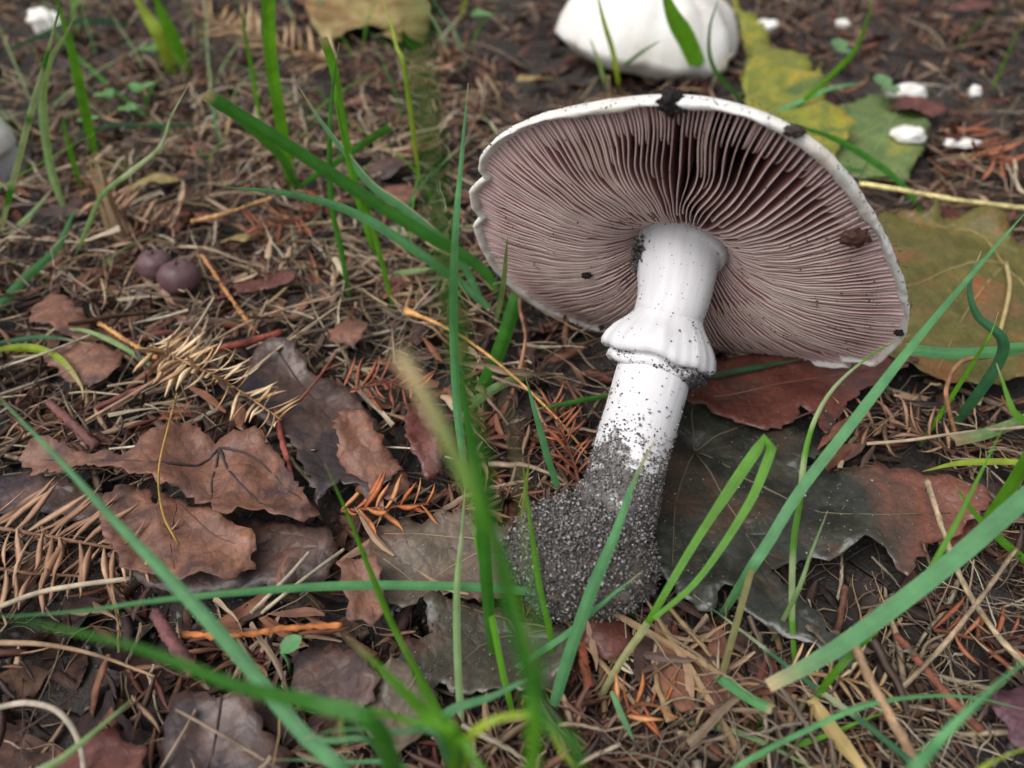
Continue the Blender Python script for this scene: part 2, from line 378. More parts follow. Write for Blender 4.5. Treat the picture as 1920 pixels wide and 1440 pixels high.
    for k, a in enumerate(ths):
        b = ths[(k + 1) % len(ths)] if k + 1 < len(ths) else 2 * math.pi
        open_ = math.exp(-((a - TH_OPEN) / .30) ** 2)
        for f, lo in ((.5, .03),) + (((.28, .06),) if random.random() < .2 else ()):
            t0 = random.choice((.45, .55, .66, .78)) + random.uniform(-.06, .06)
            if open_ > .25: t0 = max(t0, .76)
            V, F, at = gill(lerp(a, b, f + random.uniform(-.05, .05)), t0, k + 500.3, lo, .6)
            VV.append(V); FF += [tuple(i + off for i in f_) for f_ in F]; ee.append(at['edge']); rr.append(at['rad']); off += len(V)
    o = part('short_gills', np.vstack(VV), FF, M['gill'], root, attr=dict(edge=np.concatenate(ee), rad=np.concatenate(rr))); o['kind'] = 'stuff'
    # stem
    ax = [CC - NW * .66, CC - NW * .42, CC - NW * .12, dp(1264, 552, 17.7), dp(1251, 600, 17.52), dp(1239, 650, 17.32), dp(1224, 705, 17.05), dp(1206, 770, 16.75), dp(1186, 835, 16.48), dp(1172, 895, 16.25), dp(1150, 960, 16.0), dp(1110, 1030, 15.85), dp(1080, 1080, 15.75)]
    rd = [1.14, 1.06, .95, .82, .765, .77, .80, .79, .78, .77, .86, .95, .6]
    S = crom([np.r_[a, r] for a, r in zip(ax, rd)], 90); P, rad = S[:, :3], S[:, 3]
    T, N, B = frames(P); nv = 72; V, ang, ln, soil = [], [], [], []
    for i in range(90):
        for j in range(nv):
            a = 2 * math.pi * j / nv; s = i / 89
            V.append(P[i] + rad[i] * (1 + .015 * float(vn(math.cos(a) * 3 + 9, s * 3 + math.sin(a) * 3, 31))) * (math.cos(a) * N[i] + math.sin(a) * B[i]))
            ang.append(j / nv if j < nv else 0); ln.append(s * .25); soil.append(np.interp(s, [0, .50, .58, .66, .75, 1], [0, 0, .12, .5, .8, 1.1]) + .28 * float(vn(math.cos(a) * 1.8 + 7, s * 9 + math.sin(a) * 1.8, 33)) * (s > .52))
    V = np.array(V)
    # fibres: use cyclic angle
    ang = [abs(x - .5) * 2 for x in ang]
    stem = part('stem', V, grid_faces(90, nv, True), M['stem'], root, attr=dict(ang=ang, len=ln, soil=soil))
    # ring: a skirt that leaves the stem, swells and folds back under
    iC = int(np.argmin([abs(proj(p)[1] - 656) for p in P])); c0, t0, n0, b0 = P[iC], T[iC], N[iC], B[iC]
    t0 = t0 + .42 * (c0 - CP) / np.linalg.norm(c0 - CP); t0 = t0 / np.linalg.norm(t0)      # the ring hangs askew, its top turned forward
    n0 = n0 - t0 * (n0 @ t0); n0 = n0 / np.linalg.norm(n0); b0 = np.cross(t0, n0)
    prof = [(.74, -.80), (.78, -.72), (.86, -.60), (.98, -.46), (1.10, -.31), (1.21, -.12), (1.265, .04), (1.25, .14), (1.18, .19), (1.09, .18), (1.05, .21), (1.09, .29), (1.10, .37), (1.02, .45), (.74, .48)]
    V, ang, ln, soil = [], [], [], []; nv = 120
    for i, (r, h) in enumerate(prof):
        for j in range(nv):
            a = 2 * math.pi * j / nv; ca, sa = math.cos(a), math.sin(a); dirv = ca * n0 + sa * b0
            side = float(dirv @ RT)                        # the flap hangs lower on the shaded side
            k = min(1, max(0, (r - .8) / .35))
            rr_ = r * (1 + k * (.035 * float(vn(ca * 2 + 5, sa * 2 + 5, 41)) + .02 * float(vn(ca * 6, sa * 6 + i * .2, 42)))) + .012 * k * math.sin(a * 23 + 2 * math.sin(a * 3))
            hh = h + k * (.10 * float(vn(ca * 1.7 + 3, sa * 1.7, 43)) + .16 * max(0, side) * (1 if i > 5 else .45) - .05 * max(0, -side))
            V.append(c0 + dirv * rr_ + t0 * hh); ang.append(abs(j / nv - .5) * 2); ln.append(i * .01)
            soil.append(.44 * (i >= 7) * (0.3 + max(0, side)) + .1 * (i in (9, 10)))
    part('ring', np.array(V), grid_faces(len(prof), nv, True), M['stem'], root, attr=dict(ang=ang, len=ln, soil=soil))
    # soil clod on the stem base
    nu, nv = 40, 60; bc = dp(1092, 1046, 15.75); V = []
    for i in range(nu):
        f = math.pi * i / (nu - 1)
        for j in range(nv):
            a = 2 * math.pi * j / nv; d = np.array([math.sin(f) * math.cos(a), math.sin(f) * math.sin(a), math.cos(f)])
            k = 1 + .16 * mnoise.noise(Vector(d * 1.6) + Vector((4, 1, 2))) + .08 * mnoise.noise(Vector(d * 4)) + .035 * mnoise.noise(Vector(d * 11))
            q = d * k; V.append(bc + RT * q[0] * 1.42 + np.array([0, 1, 0]) * q[1] * 1.22 + np.array([0, 0, 1.]) * q[2] * 1.12)
    CL = np.array(V); clod = part('soil_clod', CL, grid_faces(nu, nv, True), M['clod'], root)
    # grains of sand and soil stuck to clod, stem, ring and gills
    pts, sz, shade = [], [], []
    def add(p, s, d): pts.append(p); sz.append(s); shade.append(d)
    for q in range(26000):
        k = random.randrange(nu * nv); p = CL[k] + rng.normal(size=3) * .06; dn = (p - bc) / np.linalg.norm(p - bc)
        add(p + dn * random.uniform(.0, .05), random.choice((.010, .013, .016, .02, .03)), random.random())
    for q in range(26000):
        i = random.randrange(38, 89); a = random.uniform(0, 2 * math.pi); s = i / 89
        dirv = math.cos(a) * N[i] + math.sin(a) * B[i]
        dens = np.interp(s, [.42, .50, .58, .63, .70, .8, 1], [.01, .03, .07, .30, .62, .95, 1]) * (1.15 + .9 * float(vn(a * 2.2, s * 16, 51)))
        if s > .6 and float(vn(a * 1.7 + 3, s * 11, 55)) > .45: dens *= .12
        if random.random() < dens * .62: add(P[i] + dirv * (rad[i] + random.uniform(-.005, .02 + .05 * max(0, s - .6))) + T[i] * random.uniform(-.06, .06), random.choice((.009, .012, .016, .021, .028)), random.random())
    for q in range(1500):                                    # specks on the ring
        a = random.uniform(0, 2 * math.pi); h = random.choice((random.uniform(-.8, .2), random.uniform(.2, .5), random.uniform(.2, .5))); dirv = math.cos(a) * n0 + math.sin(a) * b0
        side = float(dirv @ RT); r = np.interp(h, [-.9, -.52, -.12, .04, .16, .21, .33, .5], [.8, .98, 1.22, 1.275, 1.22, 1.07, 1.11, .92])
        if h < .2 and random.random() > .25 + .4 * float(vn(a * 3, h * 4, 61)): continue
        add(c0 + dirv * (r + .01) + t0 * (h + .16 * max(0, side) * (1 if h > .15 else .45)), random.choice((.007, .01, .014, .02)), random.random() * .35)
    aR = math.atan2(float(RT @ b0), float(RT @ n0))
    for q in range(900):                                     # soil caught under the ring, on its shaded side
        a = aR + random.gauss(.25, .42); h = random.gauss(.3, .09); dirv = math.cos(a) * n0 + math.sin(a) * b0; side = max(0, float(dirv @ RT))
        r = np.interp(h, [.04, .16, .21, .33, .5], [1.275, 1.22, 1.08, 1.12, .92]); add(c0 + dirv * (r + random.uniform(-.01, .03)) + t0 * (h + .16 * side), random.choice((.01, .015, .02, .028)), random.random() * .4)
    for q in range(900):                                     # specks on stem top and where gills meet it
        i = random.randrange(4, 34); a = random.uniform(0, 2 * math.pi)
        if random.random() < .3: add(P[i] + (math.cos(a) * N[i] + math.sin(a) * B[i]) * rad[i] * 1.005, random.choice((.006, .009, .013)), random.random() * .3)
    cl = [(random.uniform(0, 2 * math.pi), random.uniform(.05, .95)) for _ in range(46)]
    for q in range(620):
        c = random.choice(cl); a = c[0] + random.gauss(0, .07); t = min(.99, max(.0, c[1] + random.gauss(0, .03)))
        if q % 3 == 0: a, t = random.uniform(0, 2 * math.pi), random.random() ** .8
        r = GR0 + (float(capR(a)) - .2 - GR0) * t
        add(capP(np.array([a]), np.array([r]), np.array([float(edge_w(t)) + .01]))[0], random.choice((.006, .009, .012, .018)), random.random() * .3)
    for q in range(420):                                     # dirt on the white rim and the clot by the stem
        a = random.uniform(R_(5), R_(175)); add(capP(np.array([a]), np.array([float(capR(a)) + .01]), np.array([random.uniform(-.38, 0)]))[0], random.choice((.006, .01, .015)), random.random() * .3)
    kc = dp(1196, 484, 17.92)
    for q in range(260): add(kc + np.array([rng.normal() * .08, rng.normal() * .08, rng.normal() * .22]), random.choice((.02, .03, .04)), random.random() * .35)
    Vg, Fg, Cg = grains(np.array(pts), np.array(sz) * 1.25, np.array(shade)); root_loc = np.array(root.location) / CM
    o = link('soil_grains', mesh_np('soil_grains', Vg - root_loc, Fg, M['grain'], Cg, False), root); o['kind'] = 'stuff'
    return root
def grains(P, s, sh, tint=(1, .93, .90)):
    "irregular eight-sided grains"
    n = len(P); oct_ = np.array([(1, 0, 0), (-1, 0, 0), (0, 1, 0), (0, -1, 0), (0, 0, 1), (0, 0, -1)], float)
    of = np.array([(0, 2, 4), (2, 1, 4), (1, 3, 4), (3, 0, 4), (2, 0, 5), (1, 2, 5), (3, 1, 5), (0, 3, 5)])
    J = rng.uniform(.6, 1.35, (n, 6, 1)) * oct_[None] + rng.normal(0, .28, (n, 6, 3))
    V = (P[:, None] + J * s[:, None, None]).reshape(-1, 3)
    F = (of[None] + (np.arange(n) * 6)[:, None, None]).reshape(-1, 3)
    v = .05 + .30 * sh ** 3.5 + .12 * sh
    C = np.stack([v * tint[0], v * tint[1], v * tint[2], np.ones(n)], 1); return V, F, np.repeat(C, 6, 0)
build_mushroom()

# ---------------------------------------------------------------- fallen leaves (outlines in photo pixels, laid at their height)
LEAFPOLY = []                                   # (polygon in cm, height) so that litter stays below
def inside(poly, x, y):
    x = np.asarray(x, float); y = np.asarray(y, float); c = np.zeros(x.shape, bool); n = len(poly)
    for i in range(n):
        x0, y0 = poly[i]; x1, y1 = poly[(i + 1) % n]
        k = ((y0 > y) != (y1 > y)); xi = (x1 - x0) * (y - y0) / ((y1 - y0) if y1 != y0 else 1e-9) + x0
        c ^= k & (x < xi)
    return c
def poly_dist(poly, X, Y):
    d = np.full(np.shape(X), 1e9); n = len(poly)
    for i in range(n):
        a = np.array(poly[i]); b = np.array(poly[(i + 1) % n]); ab = b - a; L = ab @ ab + 1e-12
        t = np.clip(((X - a[0]) * ab[0] + (Y - a[1]) * ab[1]) / L, 0, 1)
        d = np.minimum(d, np.hypot(X - a[0] - t * ab[0], Y - a[1] - t * ab[1]))
    return d
def build_leaf(px, h, mat, label, veins=(), amp=.12, freq=.55, curl=.25, teeth=.085, seed=1, tilt=(0, 0), step=.2, vcol=srgb(150, 125, 95), vr=.03, name='fallen_leaf', stalk=None, group=None, curlpts=(), world=None):
    poly = [tuple(p) for p in world] if world is not None else [tuple(gp(x, y, h)[:2]) for x, y in px]
    A = np.array(poly); cx, cy = A.mean(0)
    # resample the border and roughen it
    B = []
    for i in range(len(A)):
        a, b = A[i], A[(i + 1) % len(A)]; L = np.hypot(*(b - a)); m = max(1, int(L / (step * .55)))
        nrm = np.array([b[1] - a[1], a[0] - b[0]]) / (L + 1e-9)
        for k in range(m):
            t = k / m; p = a + (b - a) * t
            if k: p = p + nrm * teeth * float(1.2 * (2 * abs(vn(p[0] * 3.2 + seed, p[1] * 3.2, seed)) - .7) + .6 * vn(p[0] * 13, p[1] * 13, seed + 1))
            B.append(p)
    B = np.array(B); nb = len(B)
    x0, y0 = B.min(0); x1, y1 = B.max(0)
    gx, gy = np.meshgrid(np.arange(x0, x1, step), np.arange(y0, y1, step)); gx = gx.ravel() + rng.uniform(-.3, .3, gx.size) * step; gy = gy.ravel() + rng.uniform(-.3, .3, gy.size) * step
    bl = [tuple(b) for b in B]; k = inside(bl, gx, gy); gx, gy = gx[k], gy[k]; k = poly_dist(bl, gx, gy) > step * .45; gx, gy = gx[k], gy[k]
    pts = [Vector((float(a), float(b))) for a, b in bl] + [Vector((float(a), float(b))) for a, b in zip(gx, gy)]
    vo, _, fo, *_r = delaunay_2d_cdt(pts, [], [list(range(nb))], 1, 1e-6)
    X = np.array([v[0] for v in vo]); Y = np.array([v[1] for v in vo])
    V2 = [[gp(a, b, h)[:2] for a, b in vv] for vv in veins]
    def zf(X, Y):
        X = np.asarray(X, float); Y = np.asarray(Y, float); d = poly_dist(bl, X, Y)
        z = h + tilt[0] * (X - cx) + tilt[1] * (Y - cy) + amp * 1.25 * vn(X * freq + seed, Y * freq, seed) + amp * .4 * vn(X * freq * 2.7, Y * freq * 2.7 + seed, seed + 2) + amp * .6 * (.4 - np.abs(vn(X * 2.2 + seed, Y * 2.2, seed + 5))) + amp * .16 * vn(X * 6, Y * 6 + seed, seed + 6)
        z = z + curl * np.clip(1 - d / .7, 0, 1) ** 2 * (vn(X * .8 + 4, Y * .8 + seed, seed + 9) + .1)
        for (qx, qy, rr, hh) in curlpts:
            g = gp(qx, qy, h); z = z + hh * np.exp(-((X - g[0]) ** 2 + (Y - g[1]) ** 2) / rr ** 2)
        for vv in V2:
            for i in range(len(vv) - 1):
                a, b = vv[i], vv[i + 1]; ab = b - a; t = np.clip(((X - a[0]) * ab[0] + (Y - a[1]) * ab[1]) / (ab @ ab), 0, 1)
                z = z - .06 * np.exp(-((X - a[0] - t * ab[0]) ** 2 + (Y - a[1] - t * ab[1]) ** 2) / .16)
        return np.maximum(z, gz(X, Y) + .12)
    V = np.stack([X, Y, zf(X, Y)], 1)
    LEAFPOLY.append((bl, h))
    base = (cx, cy, float(zf(cx, cy)))
    root = thing(name, base, label, 'leaf', group)
    o = part('leaf_blade', V, [tuple(f) for f in fo], mat, root)
    sm = o.modifiers.new('thickness', 'SOLIDIFY'); sm.thickness = .025 * CM; sm.offset = 1
    for vv in V2:
        q = crom([np.r_[a, 0.] for a in vv], 14); q[:, 2] = zf(q[:, 0], q[:, 1]) + .034
        tv, tf = tube(q, np.linspace(vr, vr * .35, 14), 6); part('vein', tv, tf, M['vein'], o, cols=np.tile(vcol, (len(tv), 1)))
    if stalk:
        q = crom([gp(a, b, z) for a, b, z in stalk], 18); tv, tf = tube(q, np.linspace(.06, .05, 18), 8); part('leaf_stalk', tv, tf, M['vein'], root, cols=np.tile(srgb(176, 158, 110), (len(tv), 1)))
    return root, zf
LM = dict(
    wet=m_leaf('leaf_wet_dark', srgb(36, 40, 36), srgb(72, 72, 62), srgb(84, 66, 54), .36, .56, .6, .05, c4=srgb(128, 80, 64), side=(28, -.45)),
    wet2=m_leaf('leaf_wet_olive', srgb(50, 48, 40), srgb(88, 80, 66), srgb(96, 66, 54), .4, .56, .5, .05, c4=srgb(104, 70, 58)),
    red=m_leaf('leaf_red_brown', srgb(84, 45, 38), srgb(122, 72, 62), srgb(70, 52, 46), .5, .6, .25, .1),
    olive=m_leaf('leaf_olive', srgb(88, 86, 38), srgb(124, 114, 58), srgb(150, 92, 52), .5, .58, .15, .2, c4=srgb(128, 100, 62)),
    yellow=m_leaf('leaf_yellow_green', srgb(112, 126, 48), srgb(160, 158, 62), srgb(178, 160, 54), .5, .55, .1, .2, c4=srgb(96, 118, 62)),
    green=m_leaf('leaf_green', srgb(96, 122, 72), srgb(128, 146, 84), srgb(150, 150, 70), .5, .58, .1, .2),
    tan=m_leaf('leaf_tan', srgb(150, 130, 74), srgb(178, 160, 110), srgb(140, 104, 66), .6, .55, 0, .2),
    brown=m_leaf('leaf_brown', srgb(96, 64, 52), srgb(150, 104, 82), srgb(82, 58, 54), .6, .55, .1, .1, c4=srgb(128, 92, 76)),
    dark=m_leaf('leaf_dark_brown', srgb(66, 48, 44), srgb(104, 78, 68), srgb(56, 44, 46), .5, .5, .25, .05),
    grey=m_leaf('leaf_grey_brown', srgb(92, 82, 70), srgb(132, 116, 100), srgb(104, 76, 62), .45, .56, .3, .15),
    purple=m_leaf('leaf_purple', srgb(84, 54, 66), srgb(116, 78, 88), srgb(70, 50, 56), .6, .55, .1, .1))
def leaves():
    L = build_leaf
    r = {}
    r['wet'] = L([(1225, 700), (1330, 700), (1400, 740), (1440, 785), (1480, 792), (1520, 830), (1548, 835), (1545, 852), (1500, 868), (1560, 890), (1640, 862), (1690, 878), (1740, 900), (1830, 930), (1852, 958), (1800, 1000), (1740, 1025), (1695, 1092), (1652, 1042), (1610, 1027), (1570, 1050), (1470, 1062), (1440, 1075), (1480, 1120), (1540, 1185), (1602, 1250), (1590, 1265), (1500, 1215), (1430, 1180), (1390, 1155), (1372, 1118), (1355, 1110), (1342, 1122), (1332, 1152), (1270, 1120), (1226, 1060), (1215, 900)],
        .62, LM['wet'], 'large dark wet maple leaf under the mushroom stem, sprinkled with sand', [[(1308, 822), (1390, 790), (1440, 770)], [(1308, 822), (1420, 900), (1560, 960), (1780, 965)], [(1308, 822), (1400, 1000), (1480, 1110), (1580, 1240)], [(1308, 822), (1270, 930), (1260, 1060)], [(1308, 822), (1300, 760), (1320, 720)]], amp=.14, freq=.4, curl=.28, seed=3, vcol=srgb(104, 96, 80), vr=.028,
        curlpts=[(1610, 1030, .5, .35), (1355, 1112, .4, .25), (1490, 840, .5, .18), (1440, 990, .9, .2)])
    r['red'] = L([(1290, 690), (1400, 672), (1600, 655), (1722, 676), (1700, 694), (1650, 722), (1585, 760), (1565, 790), (1548, 818), (1536, 784), (1500, 762), (1486, 792), (1440, 806), (1380, 790), (1330, 770), (1290, 760)], .8, LM['red'], 'red-brown leaf lobe lying on the wet leaf under the cap edge', [[(1340, 740), (1500, 712), (1690, 685)]], amp=.08, curl=.15, seed=5, vcol=srgb(120, 84, 68), vr=.022)
    r['olive'] = L([(1640, 420), (1655, 398), (1690, 396), (1735, 408), (1742, 390), (1768, 418), (1830, 412), (1862, 425), (1880, 452), (1905, 470), (1960, 470), (2010, 540), (1980, 690), (1850, 722), (1740, 704), (1690, 690), (1600, 660), (1590, 520)], .75, LM['olive'], 'olive and orange maple leaf with a pale stalk, behind the cap', [[(1886, 492), (1800, 500), (1690, 545)], [(1886, 492), (1820, 570), (1760, 690)], [(1886, 492), (1820, 440), (1700, 410)], [(1886, 492), (1940, 560), (1990, 640)]], amp=.14, curl=.3, seed=8, vcol=srgb(158, 138, 90), vr=.026,
        stalk=[(1886, 492, .95), (1893, 540, 1.0), (1878, 610, .9), (1855, 690, .6), (1835, 760, .3)], curlpts=[(1850, 425, .8, .7), (1740, 395, .5, .4)])
    r['y1'] = L([(1370, -20), (1395, 20), (1425, 52), (1462, 88), (1500, 96), (1528, 128), (1540, 116), (1546, 160), (1560, 210), (1600, 250), (1560, 300), (1490, 262), (1400, 200), (1388, 140), (1410, 100), (1380, 40)], .8, LM['yellow'], 'yellow-green maple leaf with a pointed lobe, behind the cap', [[(1400, 200), (1450, 140), (1535, 130)], [(1400, 200), (1400, 90), (1385, 10)]], amp=.2, curl=.4, seed=11, step=.35, vcol=srgb(170, 165, 90))
    r['y2'] = L([(1590, 190), (1640, 172), (1735, 178), (1738, 270), (1706, 330), (1660, 326), (1600, 330), (1540, 300), (1550, 240)], .5, LM['green'], 'mottled green leaf with white flecks beside the yellow-green leaf', [[(1560, 270), (1640, 240), (1730, 190)]], amp=.2, curl=.35, seed=13, step=.35, vcol=srgb(150, 155, 100))
    r['tan'] = L([(590, -40), (800, -40), (806, 40), (792, 84), (764, 78), (742, 60), (660, 66), (600, 72), (574, 20)], .8, LM['tan'], 'yellowish tan leaf far behind the grass tuft', amp=.3, curl=.6, seed=15, step=.4)
    r['a'] = L([(200, 930), (230, 912), (285, 925), (292, 965), (312, 1022), (300, 962), (305, 925), (350, 940), (400, 960), (440, 985), (476, 1000), (481, 1020), (468, 1045), (478, 1060), (450, 1068), (430, 1086), (380, 1080), (330, 1092), (290, 1085), (230, 1075), (196, 1000)], .95, LM['brown'], 'split brown leaf with a toothed tip beside the flat brown needle twig', [[(330, 940), (400, 1000), (470, 1030)], [(330, 940), (320, 1020), (330, 1080)]], amp=.12, curl=.25, seed=17, vcol=srgb(104, 70, 58), vr=.022)
    r['b'] = L([(28, 852), (60, 826), (112, 832), (160, 856), (215, 858), (232, 872), (300, 822), (360, 797), (380, 815), (405, 832), (480, 805), (512, 842), (540, 880), (582, 950), (602, 972), (560, 985), (500, 968), (420, 985), (350, 935), (300, 920), (230, 898), (160, 890), (110, 896), (60, 882)], 1.05, LM['brown'], 'crumpled brown maple leaf with dark folded veins at its heart', [[(410, 836), (440, 900), (520, 965)], [(410, 836), (360, 870), (250, 880), (80, 855)], [(410, 836), (480, 860), (570, 945)], [(410, 836), (395, 900), (400, 960)]], amp=.24, freq=.8, curl=.45, seed=19, vcol=srgb(62, 52, 54), vr=.035, curlpts=[(300, 840, .5, .35), (460, 900, .6, .3)])
    r['c'] = L([(440, 690), (520, 642), (560, 660), (578, 692), (640, 720), (690, 760), (742, 850), (762, 900), (700, 950), (640, 910), (600, 960), (560, 860), (500, 800), (450, 760)], .75, LM['dark'], 'dark chocolate-brown leaf between the tan needle twig and the grass', [[(520, 660), (600, 760), (700, 900)]], amp=.2, curl=.35, seed=21, vcol=srgb(70, 52, 46))
    r['d'] = L([(636, 792), (690, 800), (730, 850), (772, 905), (745, 952), (700, 940), (655, 890), (628, 830)], 1.0, LM['brown'], 'light brown curled leaf scrap over the dark chocolate leaf', amp=.15, curl=.4, seed=23, step=.16)
    r['e'] = L([(60, 575), (104, 545), (150, 580), (192, 632), (150, 642), (90, 622), (58, 604)], .8, LM['brown'], 'small flat brown leaf scrap with straw lying over one end', amp=.12, curl=.2, seed=25, step=.16)
    r['f'] = L([(82, 668), (150, 640), (232, 660), (218, 688), (160, 718), (110, 694)], .8, LM['brown'], 'small ragged brown leaf scrap beside the tan needle twig', amp=.12, curl=.2, seed=27, step=.16, teeth=.09)
    r['g'] = L([(436, 530), (470, 508), (520, 500), (556, 520), (540, 536), (480, 532), (440, 552)], .8, LM['red'], 'small reddish curled leaf near the plum-coloured berry', amp=.2, curl=.5, seed=29, step=.16)
    r['h'] = L([(690, 992), (756, 964), (792, 982), (830, 958), (870, 955), (905, 972), (960, 985), (972, 1100), (900, 1130), (812, 1110), (782, 1132), (742, 1132), (700, 1104), (688, 1040)], .7, LM['grey'], 'grey-brown translucent leaf beside the soil clod, with pale veins', [[(940, 1010), (840, 1000), (720, 1000)], [(940, 1010), (830, 1060), (760, 1110)], [(718, 1040), (760, 1070), (806, 1100)]], amp=.14, curl=.25, seed=31, vcol=srgb(150, 132, 108), vr=.02)
    r['i'] = L([(800, 1120), (900, 1130), (1000, 1150), (1062, 1185), (1072, 1262), (1020, 1292), (940, 1296), (860, 1292), (822, 1272), (792, 1292), (732, 1242), (762, 1200), (806, 1186)], .55, LM['wet2'], 'dark olive-brown wet leaf below the soil clod, sprinkled with sand', [[(1040, 1180), (920, 1190), (830, 1265)], [(1040, 1180), (900, 1140), (815, 1130)]], amp=.14, curl=.25, seed=33, vcol=srgb(120, 104, 74), vr=.022)
    r['j'] = L([(735, 1236), (800, 1290), (822, 1300), (790, 1380), (740, 1420), (690, 1380), (700, 1290)], .5, LM['grey'], 'grey leaf lobe among green blades below the dark olive leaf', [[(790, 1260), (750, 1330), (720, 1390)]], amp=.14, curl=.25, seed=35, vcol=srgb(120, 104, 88), vr=.02)
    r['k'] = L([(634, 1062), (700, 1046), (722, 1078), (728, 1140), (700, 1172), (650, 1160), (656, 1130), (632, 1110)], 1.0, LM['brown'], 'small copper-brown leaf flap hanging over the grey-brown leaf', [[(660, 1060), (690, 1110), (700, 1160)]], amp=.14, curl=.4, seed=37, step=.16, vcol=srgb(110, 72, 60), vr=.018)
    r['l'] = L([(1090, 1160), (1130, 1142), (1172, 1136), (1192, 1200), (1152, 1232), (1122, 1222), (1088, 1192)], .75, LM['red'], 'small red-brown leaf scrap at the foot of the soil clod', amp=.12, curl=.3, seed=39, step=.16)
    r['m'] = L([(330, 1302), (480, 1308), (492, 1372), (545, 1402), (530, 1470), (300, 1470), (310, 1380)], .6, LM['dark'], 'broad dark brown leaf with a square notch, among thin straws', [[(420, 1310), (400, 1390), (380, 1460)]], amp=.14, curl=.3, seed=41, vcol=srgb(60, 46, 42))
    r['n'] = L([(100, 1400), (200, 1360), (272, 1400), (282, 1470), (60, 1480)], .8, LM['red'], 'reddish leaf under a bleached looped straw', amp=.14, curl=.3, seed=43)
    r['o'] = L([(545, 1230), (600, 1215), (660, 1225), (720, 1290), (690, 1350), (600, 1330), (545, 1290)], .5, LM['dark'], 'dull brown leaf behind the small heart-shaped green leaf', amp=.14, curl=.3, seed=45)
    r['p'] = L([(1862, 1292), (1920, 1280), (1980, 1300), (1980, 1400), (1900, 1395), (1872, 1340)], .7, LM['purple'], 'dusky purple leaf at the edge of the straw tangle', amp=.12, curl=.2, seed=47)
    r['q'] = L([(612, 612), (650, 588), (692, 612), (664, 655), (628, 645)], .9, LM['brown'], 'small torn brown leaf piece under the yellow stalk', amp=.15, curl=.5, seed=49, step=.14, teeth=.09)
    r['r'] = L([(760, 790), (800, 780), (830, 820), (832, 880), (800, 900), (770, 850)], .8, LM['red'], 'crinkled dark red leaf scrap among the blurred green blades', amp=.15, curl=.4, seed=51, step=.14)
    r['s'] = L([(1500, 1195), (1540, 1190), (1640, 1225), (1705, 1228), (1712, 1240), (1660, 1238), (1600, 1232), (1540, 1222)], .6, LM['grey'], 'narrow grey leaf edge curling beneath the broad cut grass blade', amp=.1, curl=.4, seed=53, step=.14)
    r['t'] = L([(1690, 880), (1760, 930), (1830, 965), (1870, 1010), (1800, 1060), (1745, 1010), (1700, 960)], .45, LM['red'], 'rusty leaf tip poking from under the large wet leaf', amp=.12, curl=.3, seed=55, step=.18)
    r['u'] = L([(250, 930), (420, 960), (560, 985), (640, 1010), (620, 1080), (520, 1100), (420, 1110), (300, 1100), (210, 1060)], .5, LM['dark'], 'blackish rotting leaf beneath the split brown leaf', amp=.14, curl=.3, seed=57)
    r['v'] = L([(-40, 900), (40, 880), (130, 905), (210, 930), (190, 985), (80, 960), (-40, 960)], .6, LM['dark'], 'dark decayed leaf under the flat brown needle twig', amp=.12, curl=.25, seed=59)
    return r
LEAF = leaves()
# small scraps of leaf through the litter
def scraps():
    mats = [('brown', 'brown'), ('dark', 'dark brown'), ('red', 'reddish'), ('grey', 'greyish'), ('tan', 'tan')]
    for q in range(46):
        d = 9 + 42 * random.random() ** 1.3; az = random.uniform(-.62, .62); x, y = d * math.sin(az) * 1.2, d * math.cos(az) + 2
        if any(math.hypot(x - np.mean([p[0] for p in pl]), y - np.mean([p[1] for p in pl])) < 1.6 for pl, h in LEAFPOLY): continue
        px, py, D = proj((x, y, .4))
        if 850 < px < 1750 and 250 < py < 1150: continue
        s = random.uniform(.35, .95); k = random.randint(5, 8); a0 = random.random() * 6
        poly = [(x + s * random.uniform(.55, 1.25) * math.cos(a0 + 6.283 * i / k) * 1.3, y + s * random.uniform(.55, 1.25) * math.sin(a0 + 6.283 * i / k)) for i in range(k)]
        m, w_ = random.choice(mats)
        build_leaf(None, random.uniform(.35, .6), LM[m], f'small broken {w_} leaf scrap in the litter', amp=.12, curl=.35, seed=100 + q, step=.2, name='leaf_scrap', teeth=.06, group='leaf scraps in the litter', world=poly)
scraps()

